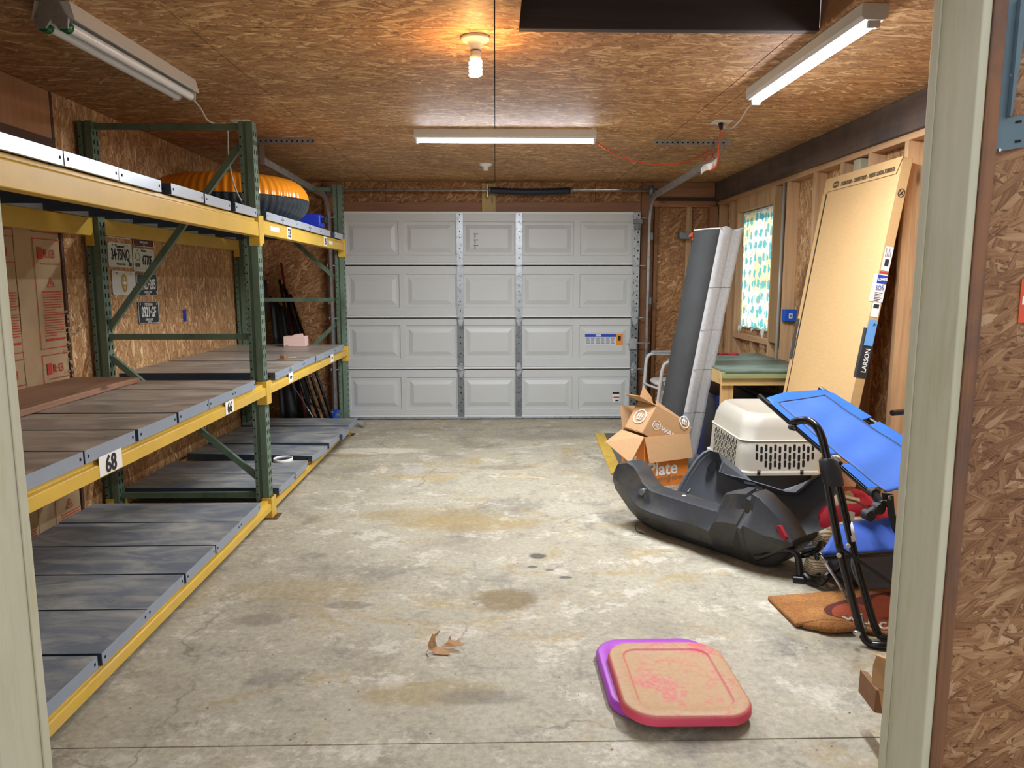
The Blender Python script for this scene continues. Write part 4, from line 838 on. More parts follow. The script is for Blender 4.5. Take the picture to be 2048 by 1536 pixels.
# ceiling cords and outlets
def cord(name, pts, r, mat, label, n=6):
    b = B(); b.tube(smoothpath(pts, n), r, 6); o = b.build(name, mat, smooth=True); return tag(o, label, 'cord')
def outlet(x, y, label):
    t = thing('ceiling_outlet', (x, y, ZC), label, 'outlet'); b = B(); b.box((x - 0.06, y - 0.06, ZC - 0.006), (x + 0.06, y + 0.06, ZC - 0.0003)); b.build('cover_plate', 'white_plastic', t, bevel=0.002)
    b = B(); b.box((x - 0.022, y - 0.045, ZC - 0.012), (x + 0.022, y + 0.045, ZC - 0.006)); b.build('socket_face', 'white_plastic', t, bevel=0.001); return t
p = at(484, 242, z=ZC); outlet(p.x, p.y, 'white square outlet plate on the ceiling above the middle rack upright')
q = at(1443, 243, z=ZC); t = outlet(q.x, q.y, 'white square outlet plate on the ceiling with black and white plugs')
b = B(); b.tube([(q.x - 0.012, q.y - 0.02, ZC - 0.012), (q.x - 0.006, q.y - 0.02, ZC - 0.055)], 0.013, 8, rs=[0.016, 0.011]); o = b.build('black_plug', 'black_rubber'); tag(o, 'black plug hanging from the right ceiling outlet', 'plug')
b = B(); b.tube([(q.x + 0.02, q.y, ZC - 0.012), (q.x + 0.018, q.y, ZC - 0.04)], 0.013, 8, rs=[0.018, 0.014]); o = b.build('white_plug', 'off_white'); tag(o, 'white plug beside the black one in the right ceiling outlet', 'plug')
cord('power_cord', [(1.375, 4.06, 2.37), at(1497, 215, y=4.3), at(1490, 225, y=4.4), at(1478, 243, y=4.55), at(1462, 257, y=4.8), (q.x + 0.018, q.y, ZC - 0.038)], 0.005, 'off_white', 'white cord running from the right strip light to the ceiling outlet')
cord('power_cord', [(-1.555, 3.95, 2.372), at(400, 215, y=4.25), at(415, 240, y=4.35), at(434, 248, y=4.45), at(452, 248, y=4.55), at(456, 275, y=4.55), at(456, 300, y=4.5), at(462, 345, y=4.5), at(472, 380, y=4.5), at(484, 404, y=4.5)], 0.005, 'off_white', 'white cord drooping from the unlit fixture past the green rack brace')
cr = [(0.69, 5.16, 2.36), at(1215, 300, y=5.2), at(1245, 315, y=5.25), at(1290, 326, y=5.3), at(1340, 329, y=5.35), at(1380, 320, y=5.4), at(1405, 309, y=5.45), at(1420, 301, y=5.46), at(1426, 312, y=5.44), at(1415, 322, y=5.44), at(1408, 320, y=5.46), at(1420, 308, y=5.44), at(1436, 330, y=5.3), at(1426, 341, y=5.2), at(1418, 338, y=5.2), at(1430, 335, y=5.1), at(1436, 320, y=5.0), at(1438, 290, y=4.95), at(1441, 262, y=4.85), (q.x - 0.006, q.y - 0.02, ZC - 0.055)]
M('cord_orange', (206, 76, 46), 0.5, var=0.05)
cord('extension_cord', cr, 0.0045, 'cord_orange', 'orange extension cord looped over the right track hanger to the strip light')
b = B(); a, c_ = at(1402, 343, y=5.15), at(1434, 322, y=5.15); n = 8
b.grid(lambda u, v: a.lerp(c_, u) + Vector((0, 0.01 * math.sin(u * 6), (v - 0.5) * 0.045 + 0.008 * math.sin(u * 7))), 10, 2); b.build('cord_tag', 'paper', solid=0.0008)
tg_ = bpy.data.objects['cord_tag']; tag(tg_, 'white printed tag hanging on the orange cord', 'tag')
# ------------------------------------------------------------------ right side: table, leaning pad, door carton
t = thing('workbench', (1.93, 5.75, 0), 'plain wooden workbench with a faded green painted top below the window', 'workbench')
k = NT('green_top'); co = k.coord(); f = k.noise(k.map(co, (1, 3, 1)), 2.2, 8, 0.7, 1.0)
k.l(k.ramp(f, [(0.3, lin((74, 92, 84))), (0.5, lin((96, 116, 104))), (0.66, lin((132, 140, 126))), (0.75, lin((80, 104, 92)))]), k.b.inputs['Base Color']); k.b.inputs['Roughness'].default_value = 0.45; MATS['green_top'] = k.m
wood('bench_wood', (196, 164, 104), 'X', 0.75); wood('bench_leg', (190, 152, 96), 'Z', 0.75); wood('green_wood', (146, 152, 104), 'X', 0.8, knots=False)
b = B(); b.box((1.61, 5.11, 0.797), (2.285, 6.36, 0.812)); b.build('bench_top', 'green_top', t, bevel=0.002)
b = B(); b.box((1.60, 5.12, 0.755), (2.285, 5.155, 0.796)); b.build('green_edge', 'green_wood', t, bevel=0.002)
b = B(); b.box((1.60, 5.156, 0.70), (2.285, 5.19, 0.795)); b.box((1.62, 6.30, 0.70), (2.285, 6.335, 0.795)); b.build('apron', 'bench_wood', t)
b = B(); b.box((1.612, 5.192, 0.70), (1.645, 6.298, 0.795)); b.build('side_apron', 'bench_wood', t)
for x, y in ((1.612, 5.192), (2.20, 5.192), (1.65, 6.21), (2.20, 6.21)):
    b = B(); b.box((x, y, 0), (x + 0.085, y + 0.04, 0.795)); b.build('leg', 'bench_leg', t, bevel=0.002)
M('dark_blue_plastic', (18, 30, 84), 0.4, var=0.1); M('dark_bin', (38, 42, 56), 0.5, var=0.1)
t = thing('blue_bin', (1.78, 5.8, 0), 'dark blue plastic bin under the workbench', 'bin'); b = B()
b.loft([rrect(1.80, 5.80, 0.24, 0.8, 0.04, 0.001), rrect(1.80, 5.80, 0.27, 0.86, 0.05, 0.55)]); b.build('bin_body', 'dark_blue_plastic', t, smooth=True)
b = B(); b.loft([rrect(1.80, 5.80, 0.29, 0.88, 0.05, 0.551), rrect(1.80, 5.80, 0.29, 0.88, 0.05, 0.58)]); b.build('lid', 'dark_blue_plastic', t, smooth=True)
b = B(); b.box((1.98, 5.45, 0.001), (2.18, 6.1, 0.60)); o = b.build('dark_carton', 'dark_bin', bevel=0.01); tag(o, 'dark carton under the workbench, right of the blue bin', 'box')
b = B(); b.tube(smoothpath([(1.90, 6.20, 0.82), (1.98, 6.24, 0.82), (2.03, 6.18, 0.82), (2.06, 6.26, 0.82), (1.96, 6.29, 0.82), (1.88, 6.25, 0.82)]), 0.007, 7); M('red_cloth', (166, 30, 44), 0.8, var=0.15); o = b.build('red_strap', 'red_cloth'); tag(o, 'small coiled red strap on the back of the workbench', 'strap')
# folded pad leaning on the bench edge
t = thing('folded_mattress', (1.4, 5.55, 0), 'tall folded foam pad, black side and two grey lobes, leaning by the workbench', 'mattress')
M('grey_felt', (176, 174, 172), 0.9, var=0.13, scale=90, bump=0.2, rgb2=(148, 146, 146), thr=(0.55, 0.7)); M('black_felt', (60, 60, 59), 0.85, var=0.14, scale=5, rgb2=(74, 76, 78), thr=(0.6, 0.72)); M('thread', (120, 120, 122), 0.9, var=0)
H1 = at(1437, 457, y=5.33).z
def pad_axis(z):
    f = z / H1; y = 5.53 - 0.20 * f
    pa = at(1441, 457, y=5.33); xb = 1.362
    return xb + (pa.x - xb) * f, y
def pad_pt(z, sec):
    x, y = pad_axis(z); return Vector((x + sec[0], y + sec[1], z))
wn_ = 0.0
BL = [(-0.135, 0.205), (-0.07, 0.10), (0.0, 0.0)]
GR = [(0.0, 0.0), (0.035, -0.004), (0.07, 0.0), (0.092, 0.014), (0.10, 0.03), (0.112, 0.014), (0.14, 0.004), (0.165, 0.012), (0.175, 0.04)]
BKS = [(0.17, 0.20), (-0.10, 0.215), (-0.175, 0.27)]
zs = [0.0, 0.15, 0.3, 0.45, 0.6, 0.75, 0.9, 1.05, 1.2, 1.35, 1.5, 1.65, 1.75, 1.0 * H1]
def pinch(z): return 1.0 - 0.03 * (1 if any(abs(z - q) < 0.08 for q in (0.6, 1.2)) else 0)
b = B(); b.loft([[pad_pt(z, (a * pinch(z), c_)) for a, c_ in BL + [(0.02, 0.03)] + [(-0.115, 0.21)]] for z in zs]); b.build('black_underside', 'black_felt', t, ang=50)
b = B(); b.loft([[pad_pt(z + (0.018 * math.sin(a * 40) if z > 1.76 else 0), (a * pinch(z), c_)) for a, c_ in GR + BKS[:2] + [(0.01, 0.05)]] for z in zs]); b.build('grey_cover', 'grey_felt', t, ang=50)
b = B(); b.loft([[pad_pt(z, s) for s in [(-0.10, 0.17), (0.02, 0.05), (0.1, 0.18), (-0.09, 0.20)]] for z in (0.002, H1 - 0.012)]); b.build('foam_core', 'grey_felt', t)
b = B()
for px_, py_ in ((1420, 575), (1412, 660), (1403, 740), (1392, 828)):
    z = at(px_, py_, y=5.42).z
    b.tube([pad_pt(z, (a, c_ - 0.0015)) for a, c_ in GR[:8]], 0.0018, 4)
b.build('stitching', 'thread', t)
b = B(); b.tube([pad_pt(H1 + 0.001, (-0.135, 0.204)), pad_pt(H1 + 0.004, (-0.07, 0.098)), pad_pt(H1 + 0.002, (0, -0.002))], 0.005, 5); b.build('piping', 'white_plastic', t)
b = B(); p = pad_pt(H1 - 0.045, (-0.137, 0.20)); b.face([p, p + Vector((-0.035, 0, 0.0)), p + Vector((-0.02, -0.003, 0.022)), p + Vector((0, 0, 0.035))]); b.face([p, p + Vector((-0.012, -0.003, -0.03)), p + Vector((0.004, 0, -0.02))]); b.build('red_ribbon', 'cord_orange', t, solid=0.002)
# tall flat carton leaning on the studs
t = thing('door_carton', (1.95, 4.5, 0), 'tall flat tan cardboard carton leaning on the right wall studs', 'cardboard box')
yn, yf = at(1805, 322, x=2.22).y, at(1652, 350, x=2.22).y
XB, XT, ZT = 1.895, 2.222, 2.105
def lar(s, w, dn=0.0):
    """s along the height 0..1, w from the near edge to the far edge 0..1, dn out of the large face towards the room"""
    yy = yn + (yf - yn) * w - 0.02 * (1 - s); q = Vector((XB + (XT - XB) * s, yy, ZT * s)); n = Vector((-ZT, 0, (XT - XB))).normalized(); return q + n * dn
TH = 0.058
b = B(); b.loft([[lar(0, 0), lar(0, 1), lar(0, 1, -TH), lar(0, 0, -TH)], [lar(1, 0), lar(1, 1), lar(1, 1, -TH), lar(1, 0, -TH)]]);
for f in b.bm.faces: f.smooth = False
for v in b.bm.verts:
    if v.co.z < 0.03: v.co.z = 0.002
b.build('carton_body', 'cardboard_pale', t, bevel=0.002)
b = B(); b.prism([lar(1.0, -0.01, 0.004), lar(1.0, 0.98, 0.004), lar(0.958, 0.93, 0.004), lar(0.958, 0.03, 0.004)], lar(0, 0, 0.003) - lar(0, 0, 0)); b.build('top_flap', 'cardboard_pale', t, bevel=0.001)
b = B(); b.prism([lar(0.955, 0.945, 0.003), lar(0.955, 0.99, 0.003), lar(0.5, 0.99, 0.003), lar(0.5, 0.945, 0.003)], lar(0, 0, 0.003) - lar(0, 0, 0)); b.build('side_flap', 'cardboard_pale', t)
b = B(); b.prism([lar(0.953, 0.932, 0.0005), lar(0.953, 0.944, 0.0005), lar(0.05, 0.944, 0.0005), lar(0.05, 0.932, 0.0005)], lar(0, 0, 0.001) - lar(0, 0, 0)); b.build('flap_gap', 'ink_black', t)
b = B(); b.prism([lar(0.56, 0.952, 0.0045), lar(0.56, 0.995, 0.0045), lar(0.43, 0.995, 0.0045), lar(0.43, 0.952, 0.0045)], lar(0, 0, 0.004) - lar(0, 0, 0)); b.build('edge_band', 'black_felt', t)
upv = lar(1, 0) - lar(0, 0); M('ink_soft', (84, 66, 48), 0.8, var=0)
text('STORM DOOR  -  CONTRE PORTE  -  PUERTA CONTRA TORMENTA', 0.034, lar(0.966, 0.72, 0.009), (0, -1, 0), upv, 'flap_lettering', 'ink_soft', t, sx=0.62, bold=0.001)
b = B(); cc = lar(0.974, 0.80, 0.0085)
b.prism([cc + Vector((0, 0.045 * math.cos(q), 0)) + upv.normalized() * 0.022 * math.sin(q) for q in [i * math.pi / 12 for i in range(24)]], lar(0, 0, 0.001) - lar(0, 0, 0)); b.build('oval_logo', 'ink_soft', t)
text('LARSON', 0.019, lar(0.971, 0.838, 0.010), (0, -1, 0), upv, 'logo_lettering', 'cardboard_pale', t, sx=0.95)
# things printed and stuck on the narrow side that faces the camera
def side(s, d, off=0.0):
    """a point on the narrow near side: s along the height, d from the room-side edge, off towards the camera"""
    q = lar(s, 0, -d); return q + Vector((0, -off, 0))
def spatch(s0, s1, d0, d1, mat, name, off=0.001):
    b = B(); b.prism([side(s0, d0, off), side(s0, d1, off), side(s1, d1, off), side(s1, d0, off)], (0, -0.0012, 0)); return b.build(name, mat, t)
M('label_lightblue', (104, 160, 214), 0.6, var=0.03); M('label_black', (42, 42, 44), 0.6, var=0.1)
spatch(0.425, 0.558, -0.0005, TH, 'label_black', 'black_band'); b = B(); b.prism([lar(0.425, 0, 0.0005), lar(0.425, 0.03, 0.0005), lar(0.558, 0.03, 0.0005), lar(0.558, 0, 0.0005)], lar(0, 0, 0.001) - lar(0, 0, 0)); b.build('black_band', 'label_black', t)
text('LARSON', 0.036, side(0.440, 0.046, 0.0035), upv, (-1, 0, 0), 'band_lettering', 'ink_white', t, sx=1.0, bold=0.0006)
spatch(0.512, 0.580, 0.004, TH - 0.004, 'label_lightblue', 'blue_label', 0.003)
text('A', 0.024, side(0.573, 0.030, 0.006), (upv * -1), (1, 0, 0), 'label_lettering', 'ink_black', t)
spatch(0.588, 0.630, 0.006, TH - 0.008, 'paper', 'white_label'); spatch(0.612, 0.622, 0.012, TH - 0.016, 'label_black', 'barcode', 0.0025)
b = B(); b.prism([lar(0.628, 0.0, 0.003), lar(0.628, 0.03, 0.003), lar(0.70, 0.03, 0.003), lar(0.70, 0.0, 0.003)], lar(0, 0, 0.001) - lar(0, 0, 0)); b.build('store_label', 'paper', t)
spatch(0.628, 0.70, -0.004, TH - 0.002, 'paper', 'store_label', 0.003); spatch(0.676, 0.698, 0.0, TH - 0.004, 'print_blue', 'store_label_header', 0.005)
text("LOWE'S", 0.020, side(0.6815, 0.004, 0.008), (1, 0, 0), upv, 'store_lettering', 'ink_white', t, sx=0.75, bold=0.0006)
text('SOS', 0.034, side(0.658, 0.0, 0.008), (1, 0, 0), upv, 'store_lettering', 'print_blue', t, sx=0.78)
b = B()
for i in range(6): b.prism([side(0.651 - i * 0.0042, 0.003, 0.0045), side(0.651 - i * 0.0042, TH - 0.012 - (i % 3) * 0.007, 0.0045), side(0.6525 - i * 0.0042, TH - 0.012 - (i % 3) * 0.007, 0.0045), side(0.6525 - i * 0.0042, 0.003, 0.0045)], (0, -0.001, 0))
b.build('label_fine_print', 'ink_soft', t)
spatch(0.710, 0.772, 0.010, TH - 0.002, 'paper', 'shipping_label'); spatch(0.703, 0.7075, 0.006, TH - 0.006, 'ink_red', 'red_line'); spatch(0.722, 0.740, 0.022, TH - 0.014, 'label_black', 'barcode', 0.0025)
b = B()
for i in range(4): b.prism([side(0.746, 0.016 + i * 0.009, 0.003), side(0.746, 0.018 + i * 0.009, 0.003), side(0.768 - (i % 2) * 0.006, 0.018 + i * 0.009, 0.003), side(0.768 - (i % 2) * 0.006, 0.016 + i * 0.009, 0.003)], (0, -0.001, 0))
b.build('label_fine_print', 'ink_soft', t)
cc = side(0.91, TH * 0.55, 0.002); un = upv.normalized(); b = B()
b.tube([cc + Vector((0.018 * math.cos(q), 0, 0)) + un * 0.022 * math.sin(q) for q in [i * math.pi / 12 for i in range(25)]], 0.0018, 5, cap=False)
for q in (0.8, 2.35): b.tube([cc + Vector((0.018 * math.cos(q), 0, 0)) + un * 0.022 * math.sin(q), cc - Vector((0.018 * math.cos(q), 0, 0)) - un * 0.022 * math.sin(q)], 0.0018, 5)
b.build('round_symbol', 'ink_black', t)
# blue box on the stud
t = thing('blue_junction_box', (2.28, 5.8, 1.16), 'blue electrical box with a small white label on the right wall studs', 'electrical box')
M('box_blue', (20, 84, 190), 0.5, var=0.05); M('arm_dark', (120, 122, 126), 0.7, var=0.1)
b = B(); b.box((2.284, 5.815, 1.118), (2.378, 5.874, 1.212)); b.build('box_body', 'box_blue', t, bevel=0.003)
b = B(); b.box((2.318, 5.813, 1.142), (2.346, 5.815, 1.180)); b.build('white_label', 'paper', t)
b = B(); b.box((2.324, 5.812, 1.149), (2.340, 5.8132, 1.173)); b.build('label_print', 'arm_dark', t)
b = B(); b.tube([(2.275, 5.93, 0.2), (2.275, 5.93, 2.2)], 0.011, 8); M('conduit', (150, 146, 136), 0.3, var=0.05); o = b.build('conduit_pipe', 'conduit'); tag(o, 'thin grey conduit pipe running up the studs beside the window panel', 'pipe')
# white commode chair
t = thing('commode_chair', (1.62, 7.2, 0), 'white tubular commode chair with grey armrests beside the garage door', 'commode chair')
def tb(name, pts, r, m, sm=6): b = B(); b.tube(smoothpath(pts, sm), r, 10); return b.build(name, m, t, smooth=True)
tb('side_frame', [(1.46, 7.35, 0.0), (1.50, 7.35, 0.45), (1.515, 7.35, 0.66), (1.57, 7.35, 0.715), (1.68, 7.35, 0.715), (1.76, 7.35, 0.71), (1.80, 7.35, 0.62), (1.83, 7.35, 0)], 0.016, 'white_paint')
tb('side_frame', [(1.515, 6.92, 0.0), (1.555, 6.92, 0.40), (1.58, 6.92, 0.61), (1.63, 6.92, 0.675), (1.75, 6.92, 0.675), (1.84, 6.92, 0.67), (1.88, 6.92, 0.58), (1.90, 6.92, 0)], 0.016, 'white_paint')
M('arm_grey', (168, 172, 174), 0.5, var=0.03)
for y, x, z in ((7.35, 1.58, 0.735), (6.92, 1.65, 0.695)):
    b = B(); b.loft([rrect(x + 0.11, y, 0.26, 0.05, 0.024, z - 0.012), rrect(x + 0.11, y, 0.27, 0.058, 0.028, z), rrect(x + 0.11, y, 0.26, 0.05, 0.024, z + 0.012)]); b.build('armrest', 'arm_grey', t, smooth=True)
b = B(); b.loft([rrect(1.69, 7.13, 0.30, 0.36, 0.1, 0.44), rrect(1.69, 7.13, 0.33, 0.39, 0.12, 0.455), rrect(1.69, 7.13, 0.33, 0.39, 0.12, 0.475), rrect(1.69, 7.13, 0.29, 0.35, 0.11, 0.485)]); b.build('seat_lid', 'white_plastic', t, smooth=True)
b = B(); b.loft([rrect(1.70, 7.13, 0.16, 0.22, 0.07, 0.20), rrect(1.70, 7.13, 0.22, 0.28, 0.08, 0.435)]); b.build('bucket', 'off_white', t, smooth=True)
tb('seat_rail', [(1.49, 7.35, 0.42), (1.51, 7.14, 0.42), (1.555, 6.92, 0.42)], 0.011, 'white_paint')
# dark rubber mat with a yellow edge
t = thing('rubber_mat', (1.3, 6.0, 0), 'dark textured rubber mat with a yellow border on the floor beside the cartons', 'floor mat')
M('mat_grid', (92, 88, 78), 0.8, var=0.35, scale=160); M('mat_yellow', (204, 166, 64), 0.7, var=0.1, rgb2=(160, 132, 66), thr=(0.56, 0.68), scale=14)
a0, a1 = at(1189, 867, z=0.004), at(1208, 867, z=0.004); b0, b1 = at(1222, 948, z=0.004), at(1247, 948, z=0.004)
b = B(); b.prism([a0, a1, b1, b0], (0, 0, 0.004)); b.build('yellow_border', 'mat_yellow', t)
b = B(); b.prism([a1 + Vector((0.0005, 0, 0)), a1 + Vector((0.7, 0, 0)), Vector((b1.x + 0.7, b1.y, 0.004)), b1 + Vector((0.0005, 0, 0))], (0, 0, 0.003)); b.build('mat_sheet', 'mat_grid', t)
# open orange printed carton with a smaller carton dropped in
t = thing('plate_carton', (1.2, 5.1, 0), 'open cardboard box printed orange with white lettering on the floor, another box in it', 'cardboard box')
FL, FRr = Vector((1.025, 4.985, 0)), Vector((1.372, 5.125, 0)); ux = (FRr - FL).normalized(); uy = Vector((-ux.y, ux.x, 0)); BW, BDp, BH = (FRr - FL).length, 0.29, 0.365; th = 0.004
def bx_(x, y, z): return FL + ux * x + uy * y + Vector((0, 0, z))
def bwall(x0, y0, x1, y1, z0, z1, mats, name):
    b = B(); c_ = [bx_(x0, y0, z0), bx_(x1, y0, z0), bx_(x1, y1, z0), bx_(x0, y1, z0)]; b.prism(c_, (0, 0, z1 - z0)); return b.build(name, mats, t)
bwall(0, 0, BW, th, 0.001, BH, 'paper_orange', 'front_panel'); bwall(0, th, th, BDp, 0.001, BH, 'paper_orange', 'side_panel'); bwall(BW - th, th, BW, BDp, 0.001, BH, 'cardboard', 'side_panel'); bwall(th, BDp - th, BW - th, BDp, 0.001, BH, 'cardboard', 'back_panel'); bwall(th, th, BW - th, BDp - th, 0.002, 0.006, 'cardboard', 'bottom_panel')
def flap(pts, name='flap', parent=t, m='cardboard'):
    pts = [Vector(p) for p in pts]; n = (pts[1] - pts[0]).cross(pts[2] - pts[0]).normalized() * 0.004; b = B(); b.prism(pts, n); return b.build(name, m, parent)
flap([bx_(0.0, -0.002, BH), bx_(BW, -0.002, BH), bx_(BW - 0.004, -0.055, BH - 0.165), bx_(0.008, -0.06, BH - 0.17)])
flap([bx_(-0.002, 0.0, BH), bx_(-0.002, BDp, BH), bx_(-0.15, BDp - 0.02, BH - 0.075), bx_(-0.13, -0.035, BH - 0.165)])
flap([bx_(BW, 0.0, BH), bx_(BW, BDp, BH), bx_(BW + 0.05, BDp, BH - 0.14), bx_(BW + 0.045, 0.02, BH - 0.15)])
flap([bx_(0.0, BDp, BH), bx_(BW * 0.8, BDp, BH), bx_(BW * 0.8, BDp + 0.04, BH + 0.15), bx_(0.01, BDp + 0.05, BH + 0.17)])
text('Plate', 0.135, bx_(0.03, -0.002, 0.085), ux, (0, 0, 1), 'carton_lettering', 'ink_white', t, bold=0.003, sx=0.95)
text('BEST', 0.062, bx_(-0.002, 0.24, 0.235), -uy, (0, 0, 1), 'carton_lettering', 'ink_white', t, bold=0.002, sx=0.9); text('VALUE', 0.062, bx_(-0.002, 0.24, 0.165), -uy, (0, 0, 1), 'carton_lettering', 'ink_white', t, bold=0.002, sx=0.85); text('VALUE', 0.05, bx_(-0.002, 0.24, 0.105), -uy, (0, 0, 1), 'carton_lettering', 'ink_white', t, bold=0.002, sx=0.85)
b = B()
for i in range(44):
    x = 0.05 + i * 0.0065; h = 0.008 + 0.014 * random.random() * (1 + 1.6 * math.exp(-((i - 24) / 7) ** 2)); b.prism([bx_(x, -0.0022, 0.055 - h), bx_(x + 0.003, -0.0022, 0.055 - h), bx_(x + 0.003, -0.0022, 0.055 + h * 0.7), bx_(x, -0.0022, 0.055 + h * 0.7)], uy * 0.001)
b.build('bar_pattern', 'cardboard_dark', t)
t = thing('small_carton', (1.15, 5.1, 0.3), 'brown cardboard box with white round logos, tilted inside the orange printed box', 'cardboard box')
a_ = at(1314, 812, y=5.08); e1 = Vector((-0.105, -0.035, -0.185)); e2 = Vector((0.24, 0.05, -0.172)); e2 = (e2 - e1 * e2.dot(e1) / e1.dot(e1)); e3 = Vector((-0.10, 0.16, 0.01))
k0 = 1.02
def sc(u, v, w, off=0.0): return a_ + e2 * u + e1 * v + e3 * w
b = B(); b.loft([[sc(0, 0, 0), sc(0, 1, 0), sc(0, 1, 1), sc(0, 0, 1)], [sc(1.05, 0, 0), sc(1.05, 1, 0), sc(1.05, 1, 1), sc(1.05, 0, 1)]], False, True)
for f in b.bm.faces: f.smooth = False
b.build('carton_body', 'cardboard', t, solid=0.004)
b = B(); b.prism([sc(0.0, 0.02, 0.02), sc(0, 0.98, 0.02), sc(0, 0.98, 0.98), sc(0, 0.02, 0.98)], e2.normalized() * 0.004); b.build('end_flap', 'cardboard', t)
flap([sc(0, 0, 0.0), sc(0, 0, 1.0), sc(-0.05, -0.04, 1.0) + Vector((-0.09, 0.0, 0.035)), sc(-0.05, -0.04, 0.3) + Vector((-0.08, 0, 0.045))], 'flap', t)
flap([sc(0, 0, 1.0), sc(0.5, 0, 1.0), sc(0.3, -0.35, 1.1), sc(0.02, -0.55, 1.2)], 'flap', t)
flap([sc(0.0, 0, 0.0), sc(1.0, 0, 0.0), sc(1.0, -0.06, 0.15), sc(-0.05, -0.14, 0.1)], 'flap', t)
nf = e1.cross(e2).normalized(); nf = nf if nf.y < 0 else -nf; ne = -e2.normalized()
def ring_logo(c0, ex, ey, r, n, wname, par):
    ex, ey = ex.normalized(), ey.normalized(); b = B()
    b.tube([c0 + n * 0.004 + ex * r * math.cos(q) + ey * r * math.sin(q) for q in [i * math.pi / 16 for i in range(33)]], r * 0.09, 5, cap=False)
    for sx in (-0.42, 0.0, 0.42):
        b.tube([c0 + n * 0.004 + ex * (sx * r * 0.9) + ey * q for q in (r * 0.45, -r * 0.2)], r * 0.09, 5)
    for sx in (-0.21, 0.21): b.tube([c0 + n * 0.004 + ex * (sx * r * 0.9 + r * 0.19 * math.cos(q)) + ey * (-r * 0.2 + r * 0.22 * math.sin(q)) for q in [math.pi + i * math.pi / 6 for i in range(7)]], r * 0.09, 5)
    return b.build(wname, 'ink_white', par)
ring_logo(sc(0, 0.5, 0.5), -e3, -e1, 0.052, ne, 'round_logo', t); ring_logo(sc(0.22, 0.55, 0), e2, -e1, 0.030, nf, 'round_logo', t)
text('WANT', 0.048, sc(0.35, 0.63, 0) + nf * 0.004, e2, -e1, 'carton_lettering', 'ink_white', t, sx=1.15, bold=0.0006)
ring_logo(sc(0.85, 0.02, 0.05) + Vector((0, -0.01, 0.01)), e2, -e1 + e3 * 0.5, 0.04, nf, 'round_logo', t)
# ------------------------------------------------------------------ pet carrier shell on a dark bin
t = thing('dark_bin', (1.7, 4.65, 0), 'dark plastic bin under the beige pet carrier', 'bin')
b = B(); b.loft([rrect(1.72, 4.69, 0.40, 0.50, 0.05, 0.001), rrect(1.73, 4.66, 0.46, 0.60, 0.06, 0.26)]); b.build('bin_body', 'dark_bin', t, smooth=True)
b = B(); b.loft([rrect(1.73, 4.66, 0.48, 0.62, 0.06, 0.2605), rrect(1.73, 4.66, 0.48, 0.62, 0.06, 0.274)]); b.build('lid', 'dark_bin', t, smooth=True)
t = thing('pet_carrier', (1.73, 4.68, 0.275), 'beige plastic pet carrier with slotted sides resting behind the black cargo shell', 'pet carrier')
M('carrier_beige', (182, 174, 158), 0.5, var=0.04, scale=3); M('carrier_trim', (206, 200, 184), 0.5, var=0.03)
cx_, cy_, cw, cdp = 1.735, 4.655, 0.53, 0.70; z0 = 0.276
L = [rrect(cx_, cy_, cw + 0.03, cdp + 0.03, 0.07, z0), rrect(cx_, cy_, cw + 0.03, cdp + 0.03, 0.07, z0 + 0.018), rrect(cx_, cy_, cw, cdp, 0.075, z0 + 0.024)]
for f_, z in ((0.985, 0.12), (0.965, 0.205)): L.append(rrect(cx_, cy_, cw * f_, cdp * f_, 0.08, z0 + z))
L += [rrect(cx_, cy_, cw * 0.955, cdp * 0.955, 0.09, z0 + 0.212), rrect(cx_, cy_, cw * 0.93, cdp * 0.94, 0.1, z0 + 0.28), rrect(cx_, cy_, cw * 0.86, cdp * 0.90, 0.11, z0 + 0.335), rrect(cx_, cy_, cw * 0.76, cdp * 0.83, 0.10, z0 + 0.362), rrect(cx_, cy_, cw * 0.70, cdp * 0.78, 0.1, z0 + 0.365), rrect(cx_, cy_, cw * 0.66, cdp * 0.75, 0.09, z0 + 0.356)]
b = B(); b.loft(L, False, True); b.build('shell', 'carrier_beige', t, smooth=True, ang=60)
b = B()
lo = rrect(cx_, cy_, cw * 0.975, cdp * 0.972, 0.08, z0 + 0.207, 8); b.tube(lo + [lo[0]], 0.005, 6, cap=False); b.build('rim_line', 'carrier_trim', t, smooth=True)
def stadium(b, c0, ex, n, w, h, m=8):
    pts = []
    for i in range(m + 1): q = math.pi * i / m; pts.append(c0 + ex * (w / 2 * math.cos(q)) + Vector((0, 0, h / 2 - w / 2 + w / 2 * math.sin(q))))
    for i in range(m + 1): q = math.pi + math.pi * i / m; pts.append(c0 + ex * (w / 2 * math.cos(q)) + Vector((0, 0, -h / 2 + w / 2 + w / 2 * math.sin(q))))
    b.prism(pts, n * 0.006)
b = B()
def shell_f(z):
    z = z - z0; return 1 - 0.015 * (z - 0.024) / 0.096 if z < 0.12 else 0.985 - 0.02 * (z - 0.12) / 0.085
def front_y(z): return cy_ - cdp / 2 * shell_f(z)
cols_ = 13
for r_, (zz, lo_, hi_) in enumerate(((0.165, 0, 13), (0.115, 0, 13), (0.068, 2, 11))):
    for i in range(cols_):
        if not (lo_ <= i < hi_): continue
        x = cx_ - 0.168 + i * 0.0325 * 0.86 + (0.004 if i > 5 else 0); z = z0 + zz - (0.012 if i % 2 else 0); stadium(b, Vector((x, front_y(z - 0.021) - 0.0012, z)), Vector((1, 0, 0)), Vector((0, 1, 0)), 0.0145, 0.042)
b.build('vent_pattern', 'dark_hole', t); b = B()
def left_x(z): return cx_ - cw / 2 * shell_f(z)
for r_ in range(5):
    for i in range(18):
        y = cy_ - 0.235 + i * 0.0255; z = z0 + 0.178 - r_ * 0.033 - (0.015 if i % 2 else 0); stadium(b, Vector((left_x(z - 0.014) - 0.0008, y, z)), Vector((0, 1, 0)), Vector((1, 0, 0)), 0.012, 0.028)
